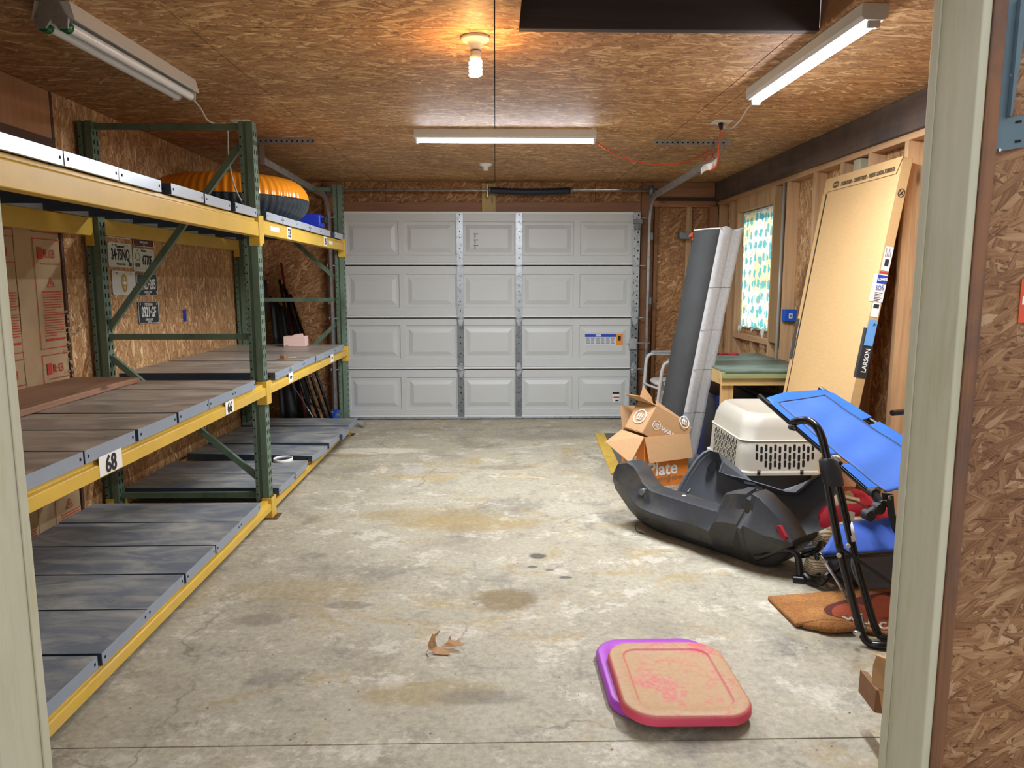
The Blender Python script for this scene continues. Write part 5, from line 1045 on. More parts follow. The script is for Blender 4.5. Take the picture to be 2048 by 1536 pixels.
b.build('vent_pattern', 'dark_hole', t)
b = B()
for x, y in ((cx_ - 0.16, cy_ - 0.37), (cx_ + 0.1, cy_ - 0.37), (cx_ - 0.275, cy_ - 0.1), (cx_ - 0.275, cy_ - 0.28)): b.tube([(x, y, z0 + 0.01), (x, y, z0 + 0.034)], 0.010, 8)
[q.build('fastener', 'black_rubber', t) for q in islands(b)]
# ------------------------------------------------------------------ black cargo carrier: base shell in front, lid standing open behind
t = thing('cargo_box', (1.1, 3.9, 0), 'black dusty plastic cargo box base with a red reflector lying on its side', 'cargo box')
A_, U_, N_ = Vector((0.90, 4.07, 0)), Vector((0.6, -0.8, 0)), Vector((0.8, 0.6, 0))
top = [(-.318, .25), (-.315, .30), (-.285, .355), (-.209, .378), (-.16, .366), (-.128, .340), (-.085, .285), (-.03, .252), (.05, .247), (.20, .245), (.36, .241), (.437, .243), (.455, .305), (.475, .345), (.55, .368), (.60, .374), (.605, .355), (.63, .35), (.636, .384), (.68, .372), (.78, .306), (.84, .245), (.872, .205)]
bot = [(-.32, .245), (-.295, .151), (-.22, .077), (-.12, .02), (.016, .001), (.33, .001), (.66, .001), (.754, .031), (.805, .086), (.868, .167), (.873, .2)]
def ip(c_, u):
    for (a, b_), (c2, d2) in zip(c_, c_[1:]):
        if a <= u <= c2: return b_ + (d2 - b_) * (u - a) / (c2 - a)
    return c_[0][1] if u < c_[0][0] else c_[-1][1]
us = sorted(set([q[0] for q in top] + [q[0] for q in bot] + [-0.25, 0.12, 0.28, 0.60, 0.72]))
us = [u for u in us if -.318 <= u <= .872]
def P_(u, w, z): q = A_ + U_ * u + N_ * w; return Vector((q.x, q.y, max(0.001, z)))
loops = []
for u in us:
    zt, zb = ip(top, u), ip(bot, u); h = zt - zb; e = min(1, (u + .318) / .16, (.872 - u) / .16) ** 0.6 if -.318 < u < .872 else 0.0; e = max(e, 0.12)
    br = 0.165 if h > 0.165 else h * 0.7   # height of the crease below which the big dark floor panel begins
    zc_ = zb + h * 0.60
    notch = 0.02 if .26 < u < .40 else 0
    loops.append([P_(u, 0.115, zt), P_(u, 0.02, zt + 0.001), P_(u, -0.004, zt - 0.006), P_(u, -0.03 * e + (0.022 if .57 < u < .64 else 0), zt - h * 0.22), P_(u, -0.075 * e + notch, zc_), P_(u, -0.068 * e + notch, zc_ - 0.02), P_(u, -0.03 * e, zb + h * 0.25), P_(u, 0.035, zb + 0.002), P_(u, 0.19, zb + 0.002), P_(u, 0.235, zb + 0.06 * min(1, h / 0.2)), P_(u, 0.225, zb + 0.065 * min(1, h / 0.2)), P_(u, 0.185, zb + 0.012), P_(u, 0.05, zb + 0.012), P_(u, 0.105, zt - 0.008)])
b = B(); b.loft(loops); b.build('base_shell', 'black_plastic', t, ang=24, smooth=True, bevel=0.004)
def PF(px, py, w): # a pixel met with the front skirt plane moved by w
    d = _fw + _rt * ((px - 1024) / F_PX) - _up * ((py - 768) / F_PX); o = A_ + N_ * w; c0 = Vector((0, 0, CAM_H)); return c0 + d * ((o - c0).dot(N_) / d.dot(N_))
b = B(); pts = [PF(1553, 1052, -0.028), PF(1559, 1052, -0.028), PF(1572, 1075, -0.028), PF(1570, 1082, -0.028), PF(1558, 1070, -0.028)]; b.prism(pts, N_ * 0.03); b.build('red_reflector', 'red_cloth', t)
b = B(); c_ = PF(1284, 984, -0.04); b.disc(c_, 0.018, N_, 0.02, 12); b.disc(c_ + Vector((0.01, 0, 0.012)), 0.01, N_, 0.03, 10); b.build('latch', 'galv_dull', t)
b = B(); c_ = P_(0.165, 0.06, 0.249); b.disc(c_, 0.011, (0, 0, 1), 0.004, 14); b.build('bolt', 'off_white', t)
b = B(); b.tube(smoothpath([PF(1303, 1036, -0.045), PF(1285, 1040, -0.06), PF(1272, 1050, -0.06), PF(1274, 1062, -0.06), PF(1290, 1068, -0.05)]), 0.0025, 5); b.build('loose_strap', 'black_tube', t)
b = B(); b.prism([P_(0.55, 0.0, 0.352), P_(0.60, 0.0, 0.36), P_(0.60, 0.09, 0.376), P_(0.55, 0.09, 0.37)], (0, 0, 0.012)); b.prism([P_(0.14, 0.115, 0.245), P_(0.15, 0.115, 0.245), P_(0.15, 0.14, 0.262), P_(0.14, 0.14, 0.262)], (0, 0, 0.012)); b.build('rim_tab', 'black_plastic', t, bevel=0.002)
t = thing('cargo_box_cover', (1.5, 4.0, 0), 'black plastic cargo box lid propped open behind its base, hollow side forward', 'cargo box lid')
q1, q2, q3 = at(1400, 915, y=4.28), at(1672, 955, y=3.80), at(1630, 1104, z=0.012)
pn = (q2 - q1).cross(q3 - q1).normalized(); pn = pn if pn.y > 0 else -pn
def PL(px, py, w=0.0):
    d = _fw + _rt * ((px - 1024) / F_PX) - _up * ((py - 768) / F_PX); c0 = Vector((0, 0, CAM_H)); o = q1 + pn * w; q = c0 + d * ((o - c0).dot(pn) / d.dot(pn)); return q
ol = [(1352, 990), (1372, 952), (1393, 920), (1407, 906), (1420, 900), (1438, 905), (1446, 925), (1440, 944), (1455, 950), (1490, 958), (1530, 970), (1575, 984), (1594, 986), (1610, 974), (1625, 960), (1645, 948), (1664, 944), (1680, 954), (1687, 985), (1680, 1025), (1660, 1070), (1640, 1096), (1615, 1106), (1585, 1106), (1540, 1096), (1480, 1078), (1400, 1048), (1350, 1025)]
ol3 = [PL(x, y) for x, y in ol]; ol3 = [Vector((p.x, p.y, max(p.z, 0.012))) for p in ol3]; ctr = sum(ol3, Vector()) / len(ol3)
def lidloop(s, w, drop=0.0): return [ctr + (p - ctr) * s + pn * w + Vector((0, 0, -drop)) for p in ol3]
b = B(); b.loft([lidloop(1.0, 0.012), lidloop(1.0, -0.014), lidloop(0.975, -0.018), lidloop(0.955, -0.004), lidloop(0.935, -0.004), lidloop(0.92, 0.006), lidloop(0.78, 0.05), lidloop(0.55, 0.085), lidloop(0.2, 0.095)], False, True); 
for v in b.bm.verts: v.co.z = max(v.co.z, 0.002)
M('cover_plastic', (84, 87, 92), 0.5, var=0.12, scale=5, rgb2=(104, 100, 92), thr=(0.6, 0.75)); b.build('cover_shell', 'cover_plastic', t, smooth=True, solid=0.006, ang=25)
b = B(); c_ = PL(1432, 946, 0.0); c_ = PL(1427, 940, -0.022); pts = [c_ + Vector((0.022 * math.cos(q) + 0.012 * math.sin(q), 0, 0.034 * math.sin(q))) for q in [i * math.pi / 10 for i in range(20)]]; b.prism([PL(1424 + 9 * math.cos(q) + 5 * math.sin(q), 934 - 13 * math.sin(q), 0.01) for q in [i * math.pi / 10 for i in range(20)]], pn * 0.004); b.build('hand_hole', 'dark_hole', t)
b = B(); b.prism([PL(1490, 963, -0.02), PL(1512, 967, -0.02), PL(1512, 972, -0.02), PL(1490, 968, -0.02)], pn * -0.02); b.prism([PL(1505, 968, -0.016), PL(1525, 975, -0.016), PL(1530, 988, -0.01), PL(1524, 990, -0.01)], pn * -0.004); b.build('hinge_tab', 'black_plastic', t)
# black tube hitch frame by the cargo base
t = thing('hitch_frame', (1.48, 3.4, 0), 'bent black steel tube frame lying between the cargo box and the folding cot', 'tube frame')
b = B(); b.tube(smoothpath([at(1512, 1116, y=3.52), at(1530, 1110, y=3.47), at(1552, 1102, y=3.44), at(1574, 1099, y=3.41), at(1590, 1105, y=3.39), at(1597, 1120, y=3.38), at(1600, 1158, y=3.37)]), 0.017, 10); b.disc(at(1597, 1160, y=3.36), 0.022, (1, -0.3, 0), 0.05, 12); b.build('bent_tube', 'black_tube', t, smooth=True)
b = B(); b.tube(smoothpath([at(1603, 1112, y=3.42), at(1622, 1107, y=3.4), at(1636, 1098, y=3.38), at(1643, 1086, y=3.4), at(1652, 1090, y=3.42)]), 0.013, 8); b.tube([at(1634, 1105, y=3.38), at(1636, 1150, y=3.36)], 0.014, 8); b.build('cross_tube', 'black_tube', t, smooth=True)
b = B(); b.tube(smoothpath([at(1608, 1150, y=3.36), at(1622, 1163, y=3.32), at(1640, 1166, y=3.28), at(1655, 1152, y=3.25), at(1680, 1130, y=3.3), at(1695, 1110, y=3.4)]), 0.016, 8); b.build('curved_tube', 'black_tube', t, smooth=True)
# woven rolled matting, red bag, brown carton and dark bag behind the cot
k = NT('woven'); co = k.coord(); wv = k.n('TexWave', wave_type='BANDS', bands_direction='Z'); k.l(co, wv.inputs['Vector']); wv.inputs['Scale'].default_value = 26; wv.inputs['Distortion'].default_value = 2.5
k.l(k.ramp(wv.outputs['Fac'], [(0.2, lin((168, 150, 112))), (0.6, lin((232, 220, 190)))]), k.b.inputs['Base Color']); k.b.inputs['Roughness'].default_value = 0.85; k.bump(wv.outputs['Fac'], 0.6, 0.006); MATS['woven'] = k.m
b = B(); p, q = at(1634, 1126, y=3.40), at(1705, 1100, y=3.50); p.z = 0.07; q.z = 0.11; d_ = (q - p)
b.tube([p - d_ * 0.2, p, p + d_ * 0.3, p + d_ * 0.6, q, q + d_ * 0.3], 0.07, 24, rs=[0.035, 0.064, 0.070, 0.072, 0.07, 0.06]); b.tube([p + Vector((0.05, 0.10, 0.075)), q + Vector((0.1, 0.12, 0.085))], 0.05, 20); o = b.build('rolled_matting', 'woven', smooth=True); tag(o, 'roll of beige woven matting on the floor behind the black tubes', 'rolled mat')
t = thing('red_bag', (1.9, 3.75, 0), 'red and cream fabric bag behind the blue cot', 'bag'); M('cream_cloth', (206, 184, 150), 0.85, var=0.06); M('bag_red', (188, 30, 48), 0.8, var=0.12)
def blob(b, c0, rx, ry, rz, amp=0.15, sd=0.0, nu=24, nv=14):
    c0 = Vector(c0)
    def f(u, v):
        th, ph = 2 * math.pi * u, math.pi * (v - 0.5); d = Vector((math.cos(ph) * math.cos(th), math.cos(ph) * math.sin(th), math.sin(ph))); k_ = 1 + amp * mnoise.noise(d * 1.8 + Vector((sd, 0, 0)))
        q = c0 + Vector((d.x * rx, d.y * ry, d.z * rz)) * k_; q.z = max(q.z, 0.002); return q
    b.grid(f, nu, nv)
b = B(); c_ = at(1712, 1035, y=3.72); blob(b, (c_.x + 0.02, 3.74, 0.15), 0.19, 0.16, 0.165, 0.25, 1); b.build('bag_body', 'bag_red', t, smooth=True)
b = B(); blob(b, (c_.x - 0.03, 3.75, 0.262), 0.10, 0.09, 0.06, 0.2, 4); b.build('cream_panel', 'cream_cloth', t, smooth=True)
b = B(); b.tube(smoothpath([at(1690, 998, y=3.58), at(1715, 1004, y=3.58), at(1735, 1018, y=3.59), at(1745, 1030, y=3.6)]), 0.006, 6); b.build('zipper', 'cardboard_dark', t)
b = B(); b.face([at(1697, 1022, y=3.55), at(1710, 1025, y=3.555), at(1708, 1040, y=3.53), at(1698, 1045, y=3.53)]); b.build('bag_label', 'paper', t, solid=0.002)
b = B(); b.box((1.86, 3.96, 0.002), (2.0, 4.02, 0.47)); b.box((1.86, 3.95, 0.30), (2.0, 3.958, 0.47)); o = b.build('flat_carton', 'cardboard', bevel=0.003); tag(o, 'brown cardboard piece standing behind the red bag', 'cardboard')
M('dark_cloth', (50, 52, 58), 0.85, var=0.15); M('grey_cloth', (92, 92, 96), 0.85, var=0.08)
b = B(); blob(b, (1.77, 3.33, 0.085), 0.17, 0.12, 0.09, 0.3, 7); o = b.build('dark_duffel', 'dark_cloth', smooth=True); tag(o, 'dark duffel bag on the floor under the blue cot', 'bag')
# ------------------------------------------------------------------ blue folding cot standing folded
t = thing('folding_cot', (1.6, 3.0, 0), 'folded camp cot with blue fabric, black tube frame and plastic hinges by the right jamb', 'camp cot')
M('cot_blue', (48, 90, 164), 0.7, var=0.1, scale=5); M('cot_edge', (24, 88, 172), 0.65, var=0.06); M('cot_dark', (22, 66, 150), 0.7, var=0.08); M('piping_grey', (52, 60, 72), 0.7, var=0.05)
TL, TR, BLc, BRc = at(1530, 797, y=3.60), at(1655, 779, y=3.85), at(1752, 990, y=3.0), at(1915, 940, y=3.2)
cn = (TR - TL).cross(BLc - TL).normalized(); cn = cn if cn.z > 0 else -cn
def cp(u, v, off=0.0):
    q = TL.lerp(TR, u).lerp(BLc.lerp(BRc, u), v); sag = -0.03 * math.sin(math.pi * u) * (0.4 + 0.6 * math.sin(math.pi * min(v, 0.98))) + 0.004 * math.sin(v * 26 + u * 5) * math.sin(math.pi * u); bow = 0.035 * math.sin(math.pi * u) * (1 - v) ** 4
    return q + cn * (sag + off) + (TL - BLc).normalized() * bow
def strip(u0, u1, v0, v1, m, name, off=0.0, nu=16, nv=40): b = B(); b.grid(lambda a, c_: cp(u0 + (u1 - u0) * a, v0 + (v1 - v0) * c_, off), nu, nv); return b.build(name, m, t, smooth=True, solid=0.003)
strip(0.12, 0.86, 0.07, 1.0, 'cot_blue', 'fabric_panel'); strip(0.02, 0.98, 0.0, 0.07, 'cot_edge', 'top_hem'); strip(0.86, 1.0, 0.05, 0.38, 'cot_edge', 'side_sleeve'); strip(0.86, 1.0, 0.44, 1.0, 'cot_edge', 'side_sleeve')
strip(0.0, 0.12, 0.05, 0.62, 'cot_edge', 'side_sleeve'); strip(0.0, 0.12, 0.72, 0.95, 'cot_edge', 'side_sleeve')
b = B()
for u in (0.12, 0.86): b.tube([cp(u, 0.06 + i * 0.0235, 0.002) for i in range(41)], 0.0035, 5)
b.tube([cp(0.12 + 0.74 * i / 12, 0.07, 0.002) for i in range(13)], 0.0035, 5); b.build('piping', 'piping_grey', t)
for u, va, vb in ((0.02, -0.06, 0.97), (0.985, -0.05, 1.05)):
    b = B(); b.tube([cp(u, va + (vb - va) * i / 10, -0.014) for i in range(11)], 0.0125, 10); b.build('side_rail', 'black_tube', t, smooth=True)
    if u < 0.5:
        b = B(); b.tube([cp(0.0, 0.66 + 0.01 * i, -0.008) for i in range(6)], 0.02, 10); b.build('rail_clamp', 'black_rubber', t)
b = B(); b.tube(smoothpath([at(1584, 846, y=3.0), at(1600, 841, y=2.98), at(1618, 842, y=2.94), at(1634, 855, y=2.9), at(1644, 876, y=2.88), at(1650, 900, y=2.87), at(1658, 932, y=2.85)]), 0.0165, 12); b.build('arm_tube', 'black_tube', t, smooth=True)
b = B(); c_ = at(1585, 855, y=2.99); b.disc(c_, 0.012, (0.2, -1, 0), 0.03, 12); b.build('arm_joint', 'black_rubber', t); b = B(); b.disc(c_ + Vector((0, -0.017, 0)), 0.006, (0, -1, 0), 0.004, 10); b.build('bolt', 'chrome', t)
b = B(); pa_, pb_ = at(1655, 915, y=2.86), at(1668, 970, y=2.82); b.loft([[q + Vector((math.cos(a) * r1, math.sin(a) * 0.024, 0)) for a in [i * math.pi / 8 for i in range(16)]] for q, r1 in ((pa_, 0.020), (pa_.lerp(pb_, 0.12), 0.038), (pa_.lerp(pb_, 0.5), 0.044), (pb_.lerp(pa_, 0.0), 0.040))]); b.build('hub', 'black_rubber', t, smooth=True, ang=50)
for off_, pts in enumerate(([at(1652, 950, y=2.84), at(1676, 1080, y=2.80), at(1700, 1180, y=2.77), at(1722, 1262, y=2.74), at(1738, 1290, y=2.72), at(1762, 1306, y=2.70), at(1800, 1320, y=2.69)], [at(1674, 955, y=2.87), at(1702, 1080, y=2.84), at(1728, 1180, y=2.81), at(1752, 1258, y=2.78), at(1768, 1284, y=2.76), at(1796, 1300, y=2.74), at(1830, 1308, y=2.73)])):
    pts = [Vector((p.x, p.y, max(p.z, 0.017))) for p in pts]
    b = B(); b.tube(smoothpath(pts), 0.0155, 12); b.build('leg', 'black_tube', t, smooth=True)
b = B(); b.tube([at(1696, 1046, y=2.851), at(1705, 1082, y=2.838)], 0.0165, 12); b.build('warning_label', 'paper', t)
b = B(); b.tube([at(1641, 1112, y=2.83), at(1668, 1152, y=2.80), at(1698, 1203, y=2.79)], 0.006, 8); b.tube([at(1722, 1228, y=2.8), at(1732, 1262, y=2.79)], 0.006, 8); b.build('steel_rod', 'chrome', t)
b = B(); p, q = at(1672, 1090, y=2.75), at(1850, 1212, y=2.75); b.prism([p + Vector((0, 0, 0.009)), q + Vector((0, 0, 0.009)), q - Vector((0, 0, 0.009)), p - Vector((0, 0, 0.009))], (0, 0.006, 0)); b.build('cross_bar', 'black_tube', t, bevel=0.002)
b = B()
for x, y in ((1678, 1111), (1696, 1092)): b.disc(at(x, y, y=2.765), 0.009, (0, -1, 0), 0.008, 8)
b.build('rivet', 'off_white', t)
b = B(); b.disc(at(1713, 1266, y=2.71), 0.011, (0.2, -1, 0), 0.02, 10); b.build('foot_bolt', 'chrome', t)
# plastic hinges
def arm(b, p, q, r): b.tube([p, q], r, 12); b.disc(p, r * 1.15, (0.2, -1, 0), r * 1.8, 14); b.disc(q, r * 1.15, (0.2, -1, 0), r * 1.8, 14)
b = B(); arm(b, at(1746, 985, y=2.97), at(1762, 1008, y=2.94), 0.017); arm(b, at(1756, 1016, y=2.92), at(1736, 1030, y=2.92), 0.02); b.build('hinge_knuckle', 'black_rubber', t, smooth=True)
b = B(); b.prism([at(1765, 986, y=2.9), at(1785, 988, y=2.9), at(1785, 1000, y=2.9), at(1765, 1000, y=2.9)], (0, 0.006, 0)); b.tube(smoothpath([at(1780, 990, y=2.9), at(1782, 1020, y=2.9), at(1788, 1048, y=2.9), at(1800, 1068, y=2.9), at(1830, 1080, y=2.9)]), 0.014, 10); b.build('hinge_arm', 'black_rubber', t, smooth=True)
b = B(); b.disc(at(1779, 996, y=2.885), 0.007, (0, -1, 0), 0.006, 10); b.build('bolt', 'chrome', t)
b = B(); b.tube([at(1784, 826, y=3.15), at(1840, 821, y=3.2)], 0.013, 10); b.tube([at(1840, 821, y=3.2), at(1860, 840, y=3.2), at(1880, 925, y=3.2)], 0.013, 10); b.build('rear_arm_tube', 'black_tube', t, smooth=True)
F0, F1, N0, N1 = at(1692, 1046, y=3.12), at(1870, 1010, y=3.12), at(1640, 1110, y=2.92), at(1870, 1092, y=2.92)
b = B(); b.grid(lambda u, v: N0.lerp(N1, u).lerp(F0.lerp(F1, u), v) + Vector((0, 0, -0.018 * math.sin(math.pi * u) + 0.02 * math.sin(math.pi * v))), 20, 10); b.build('seat_panel', 'cot_dark', t, smooth=True, solid=0.012)
b = B(); b.tube([at(1636, 1106, y=2.92), at(1648, 1116, y=2.91), at(1700, 1112, y=2.91), at(1870, 1098, y=2.91)], 0.011, 8); b.build('front_rail', 'black_tube', t)
b = B(); p0, p1 = at(1706, 1112, y=3.0), at(1850, 1105, y=3.0)
b.grid(lambda u, v: p0.lerp(p1, u) + Vector((0.05 * v, 0.05 * math.sin(v * 3), -0.155 * v + 0.0)), 16, 8); o = b.build('grey_pad', 'grey_cloth', t, smooth=True, solid=0.015)
# ------------------------------------------------------------------ coir doormat
t = thing('doormat', (1.5, 3.0, 0), 'brown coir doormat with an orange pumpkin and white lettering, buckled near edge', 'doormat')
k = NT('coir'); co = k.coord(); f = k.noise(co, 120, 4, 0.8); g_ = k.noise(co, 9, 5, 0.6)
c2 = k.mix(k.ramp(g_, [(0.35, (0, 0, 0, 1)), (0.7, (1, 1, 1, 1))]), lin((200, 140, 78)), lin((172, 112, 60))); k.l(k.mix(1.0, c2, k.ramp(f, [(0.3, (0.5, 0.45, 0.4, 1)), (0.65, (1.25, 1.2, 1.1, 1))]), 'MULTIPLY'), k.b.inputs['Base Color']); k.b.inputs['Roughness'].default_value = 0.95; k.bump(f, 1.0, 0.01); MATS['coir'] = k.m
NL, NR, FLm, FRm = at(1592, 1243, z=0.03), at(1870, 1272, z=0.03), at(1536, 1195, z=0.014), at(1870, 1168, z=0.014)
def mt(u, v, off=0.0):
    q = NL.lerp(NR, u).lerp(FLm.lerp(FRm, u), v); z = 0.012 + 0.035 * max(0, 1 - v * 3.2) * max(0, math.sin(math.pi * min(1, u * 1.7))) + 0.05 * max(0, v - 0.62) * max(0, (u - 0.45)) * 5; return Vector((q.x, q.y, z + off))
b = B()
vs0 = b.grid(lambda u, v: mt(u, v, 0), 48, 30)
b.build('coir_sheet', 'coir', t, smooth=True, solid=0.016)
b = B(); b.grid(lambda u, v: mt(0.05 + 0.40 * u, 0, 0) + Vector((0.0 + 0.01 * math.sin(u * 9), -0.03 * math.sin(v * 2.4) * math.sin(math.pi * min(0.96, u + 0.02)), -0.034 * v * (0.3 + 0.7 * math.sin(math.pi * u)))), 24, 8)
for v in b.bm.verts: v.co.z = max(v.co.z, 0.009)
b.build('folded_edge', 'coir', t, smooth=True, solid=0.014)
M('pumpkin_rust', (148, 62, 28), 0.9, var=0.15, scale=60); M('pumpkin_line', (84, 30, 20), 0.9, var=0.15, scale=60); M('chalk_white', (206, 196, 176), 0.9, var=0.15, scale=60)
def mpoly(c0, rx, ry, off, m, name, sq=1.0):
    b = B(); L = []
    for s_ in (0.02, 0.35, 0.7, 1.0): L.append([mt(min(0.99, c0[0] + rx * s_ * math.cos(q)), min(0.98, max(0.01, c0[1] + ry * s_ * math.sin(q))), off) for q in [i * math.pi / 18 for i in range(36)]])
    b.loft(L, True, False); return b.build(name, m, t, smooth=True)
mpoly((0.72, 0.44), 0.45, 0.37, 0.0095, 'pumpkin_line', 'printed_pumpkin'); mpoly((0.45, 0.36), 0.135, 0.27, 0.0108, 'pumpkin_rust', 'printed_pumpkin'); mpoly((0.66, 0.42), 0.10, 0.34, 0.0108, 'pumpkin_rust', 'printed_pumpkin'); mpoly((0.90, 0.40), 0.13, 0.33, 0.0108, 'pumpkin_rust', 'printed_pumpkin')
def scr(pts, r=0.006): b = B(); b.tube(smoothpath([mt(min(u, .99), v, 0.0135) for u, v in pts], 5), r, 6); return b
b = B()
for pts in ([(0.37, 0.20), (0.40, 0.08), (0.425, 0.20), (0.445, 0.08), (0.47, 0.22)], [(0.48, 0.12), (0.51, 0.15), (0.50, 0.19), (0.48, 0.15), (0.50, 0.08), (0.53, 0.09)], [(0.54, 0.08), (0.565, 0.26), (0.57, 0.28), (0.56, 0.08), (0.60, 0.07)], [(0.67, 0.16), (0.64, 0.17), (0.62, 0.11), (0.64, 0.06), (0.68, 0.08)], [(0.69, 0.08), (0.72, 0.17), (0.75, 0.20), (0.74, 0.10), (0.71, 0.08), (0.72, 0.22), (0.77, 0.20)], [(0.78, 0.08), (0.80, 0.18), (0.82, 0.08), (0.84, 0.18), (0.86, 0.08)], [(0.88, 0.12), (0.91, 0.15), (0.90, 0.19), (0.88, 0.15), (0.90, 0.08), (0.94, 0.1)]):
    b.tube(smoothpath([mt(u, v, 0.0125) for u, v in pts], 5), 0.0055, 6)
b.build('welcome_script', 'chalk_white', t)
# ------------------------------------------------------------------ storage lids
M('lid_purple', (168, 66, 186), 0.42, var=0.05, scale=4)
k = NT('lid_pink'); co = k.coord(); sp = k.n('SeparateXYZ'); ge = k.n('NewGeometry'); k.l(ge.outputs['Normal'], sp.inputs[0])
f = k.noise(co, 4.5, 9, 0.72, 0.6); f2 = k.noise(k.map(co, (1, 1, 1), loc=(4, 4, 4)), 60, 5, 0.7)
dust = k.ramp(k.math('ADD', f, k.math('MULTIPLY', k.math('SUBTRACT', f2, 0.5), 0.35)), [(0.36, (0.3, 0.3, 0.3, 1)), (0.47, (0.95, 0.95, 0.95, 1))])
lay = k.n('AttributeNode' if False else 'VertexColor'); lay.layer_name = 'dust'
dm = k.math('MULTIPLY', dust, lay.outputs['Color'])
k.l(k.mix(dm, lin((212, 70, 96)), k.mix(f2, lin((160, 126, 84)), lin((196, 162, 116)))), k.b.inputs['Base Color']); k.b.inputs['Roughness'].default_value = 0.55; MATS['lid_pink'] = k.m
def lid(name, c0, w, d, ang, z0, tilt, m, label, dustattr=False):
    t = thing(name, (c0[0], c0[1], z0), label, 'storage lid'); b = B(); R3 = Matrix.Rotation(math.radians(ang), 3, 'Z') @ Matrix.Rotation(math.radians(tilt[0]), 3, 'X') @ Matrix.Rotation(math.radians(tilt[1]), 3, 'Y')
    def rr(ins, z, r): 
        L = rrect(0, 0, w - 2 * ins, d - 2 * ins, max(0.01, r - ins * 0.6), z, 8)
        for p in L: # bowed sides like a tote lid
            p.x *= 1 + 0.035 * (1 - (p.y / (d / 2)) ** 2); p.y *= 1 + 0.07 * (1 - (p.x / (w / 2)) ** 2)
        return [R3 @ p + Vector((c0[0], c0[1], z0)) for p in L]
    specs = [(0, 0.0, .09), (0.001, 0.022, .09), (0.006, 0.031, .09), (0.012, 0.033, .088), (0.052, 0.033, .08), (0.055, 0.031, .08), (0.059, 0.0265, .078), (0.063, 0.0255, .076), (0.13, 0.0258, .06)]
    b.loft([rr(*s_) for s_ in specs], False, True); o = b.build('lid_top', m, t, smooth=True, ang=50, solid=0.0)
    if dustattr:
        ca = o.data.color_attributes.new('dust', 'FLOAT_COLOR', 'POINT')
        ninv = R3.inverted()
        for i, v in enumerate(o.data.vertices):
            z = (ninv @ (v.co - Vector((c0[0], c0[1], z0)))).z; s_ = 1.0 if z > 0.0325 or (z > 0.0245 and z < 0.0262) else (0.55 if z > 0.026 else 0.0); ca.data[i].color = (s_, s_, s_, 1)
    return t
lid('storage_lid', (0.600, 2.495), 0.43, 0.48, 0.5, 0.004, (0, 0), 'lid_purple', 'bright purple plastic tote lid on the concrete, mostly hidden under the dusty pink lid')
lid('storage_lid', (0.624, 2.405), 0.42, 0.475, 0.2, 0.036, (0.0, 0.5), 'lid_pink', 'pink plastic tote lid caked with tan dust, on top of the purple lid', True)
# ------------------------------------------------------------------ oak leaf, crumbs, cardboard scrap by the right jamb
M('leaf_brown', (176, 132, 90), 0.7, var=0.2, scale=90)
t = thing('dry_leaf', (-0.2, 2.73, 0), 'curled dry brown oak leaf on the concrete floor', 'leaf')
def lf(x, y): return 820 + x / 14.63, 1240 + y / 14.63
def lbody(x, y, z): p, q = lf(x, y); return at(p, q, z=z)
body = [(560, 850, .022), (640, 770, .026), (760, 770, .02), (900, 820, .012), (1010, 700, .02), (1100, 640, .026), (1130, 540, .032), (1190, 450, .042), (1185, 590, .03), (1340, 600, .03), (1450, 550, .032), (1560, 530, .034), (1400, 600, .03), (1600, 720, .024), (1330, 770, .02), (1030, 780, .014), (980, 850, .012), (1180, 890, .012), (1320, 890, .016), (1150, 950, .008), (1160, 1010, .006), (1030, 1020, .004), (730, 1000, .004), (640, 900, .012)]
b = B(); b.face([lbody(*p) for p in body]); bmesh.ops.triangulate(b.bm, faces=b.bm.faces[:]); b.build('leaf_blade', 'leaf_brown', t, solid=0.0012)
yl = lbody(600, 850, 0.022).y
b = B(); b.face([at(*lf(x, y), y=yl + d_) for x, y, d_ in [(560, 850, 0), (520, 740, -.003), (560, 620, .003), (640, 440, .012), (650, 380, .016), (680, 420, .014), (760, 390, .018), (870, 290, .028), (870, 340, .024), (750, 500, .014), (740, 600, .008), (790, 780, .004), (640, 830, 0)]]); bmesh.ops.triangulate(b.bm, faces=b.bm.faces[:]); b.build('curled_lobe', 'leaf_brown', t, solid=0.0012)
b = B(); b.tube(smoothpath([lbody(560, 850, .02), lbody(480, 960, .003), lbody(550, 1075, .004)]), 0.0012, 5); b.build('stem', 'leaf_brown', t)
b = B(); rnd = random.Random(5)
for i in range(90):
    p = at(rnd.uniform(160, 1700), rnd.uniform(880, 1520), z=0.001)
    if p.x < -1.3 or (0.35 < p.x < 0.9 and 2.1 < p.y < 2.8): continue
    s_ = rnd.uniform(0.0015, 0.005); q = rnd.random() * 6
    b.face([p + Vector((s_ * math.cos(q + k_), s_ * math.sin(q + k_) * 0.6, 0.0008 + 0.001 * (k_ % 2))) for k_ in (0, 1.5, 3.1, 4.6)])
o = b.build('floor_crumbs', 'leaf_brown', solid=0.0012); tag(o, 'tiny scattered crumbs and leaf bits on the concrete floor', 'debris', kind='stuff')
t = thing('torn_carton', (1.25, 2.05, 0), 'torn brown cardboard carton standing against the foot of the right jamb', 'cardboard box')
P0, P1, P2, P3 = at(1772, 1470, z=0.0), at(1756, 1365, y=2.09), at(1752, 1312, y=2.10), Vector((1.22, 1.86, 0))
b = B(); b.prism([at(1771, 1470, y=2.03), at(1757, 1378, y=2.03), at(1790, 1392, y=1.95), Vector((1.22, 1.86, 0.27)), Vector((1.22, 1.86, 0.003))], (0.01, 0.01, 0)); b.build('front_panel', 'cardboard', t, bevel=0.001)
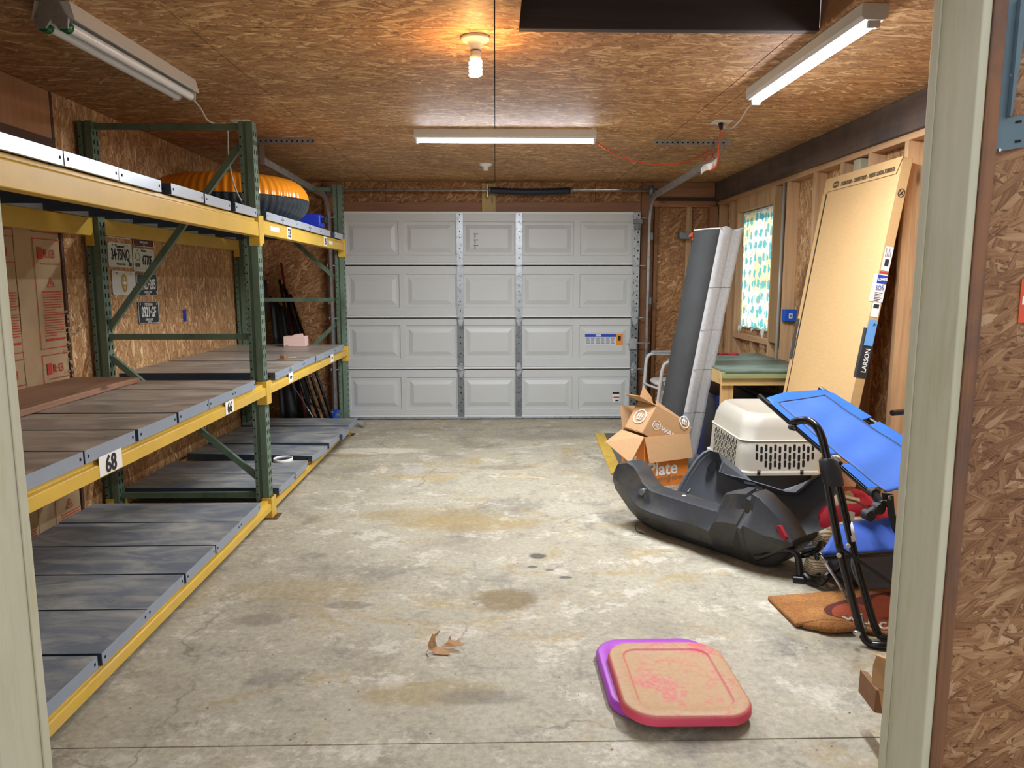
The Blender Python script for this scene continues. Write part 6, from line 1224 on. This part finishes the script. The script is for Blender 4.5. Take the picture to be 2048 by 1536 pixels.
b = B(); b.prism([at(1743, 1368, y=2.05), at(1746, 1330, y=2.04), at(1753, 1310, y=2.05), at(1790, 1325, y=1.97), at(1800, 1398, y=1.95), at(1765, 1382, y=2.03)], (0.008, 0.01, 0)); b.build('crumpled_flap', 'cardboard', t, bevel=0.001)
b = B(); b.prism([at(1748, 1425, y=2.1), at(1752, 1380, y=2.1), at(1768, 1385, y=2.1), at(1768, 1428, y=2.1)], (0.01, 0.12, 0)); b.build('inner_panel', 'cardboard_dark', t)
# ------------------------------------------------------------------ on the near face of the front wall
t = thing('door_hardware', (0.99, 1.45, 1.8), 'blue grey steel sliding door bracket on the near wall at the top right', 'bracket')
M('bluegrey_steel', (88, 108, 118), 0.5, 0.2, var=0.1)
yy = 1.4585
b = B(); b.prism([at(2011, 0, y=yy), at(2048 + 12, 0, y=yy), at(2040, 100, y=yy), at(2014, 236, y=yy), at(2062, 228, y=yy), at(2060, 293, y=yy), at(1988, 305, y=yy), at(1992, 250, y=yy)], (0, -0.004, 0)); b.build('plate', 'bluegrey_steel', t, bevel=0.0008)
b = B(); b.prism([at(2034, 0, y=yy - 0.004), at(2052, 0, y=yy - 0.004), at(2016, 236, y=yy - 0.004), at(2012, 236, y=yy - 0.004)], (0, -0.012, 0)); b.build('raised_rib', 'bluegrey_steel', t, bevel=0.001)
b = B()
for x, y in ((2023, 151), (1999, 300)): b.disc(at(x, y, y=yy - 0.006), 0.003, (0, 1, 0), 0.003, 10)
b.build('screw', 'chrome', t)
b = B()
for x, y in ((2037, 244), (2036, 283)): b.prism([at(x - 6, y - 2, y=yy - 0.0045), at(x + 6, y - 4, y=yy - 0.0045), at(x + 6, y + 1, y=yy - 0.0045), at(x - 6, y + 3, y=yy - 0.0045)], (0, -0.0008, 0))
b.build('slot', 'dark_hole', t)
t = thing('wall_sign', (1.08, 1.45, 1.4), 'orange and white sign edge on the near strand board wall at the right', 'sign')
a, c_ = at(2043, 558, y=yy), at(2100, 645, y=yy); b = B(); b.box((a.x, yy - 0.002, c_.z), (c_.x, yy, a.z)); M('sign_orange', (206, 76, 36), 0.5, var=0.03); b.build('sign_board', 'sign_orange', t)
a, c_ = at(2044, 592, y=yy), at(2100, 609, y=yy); b = B(); b.box((a.x, yy - 0.003, c_.z), (c_.x, yy - 0.002, a.z)); b.build('white_stripe', 'paper', t)
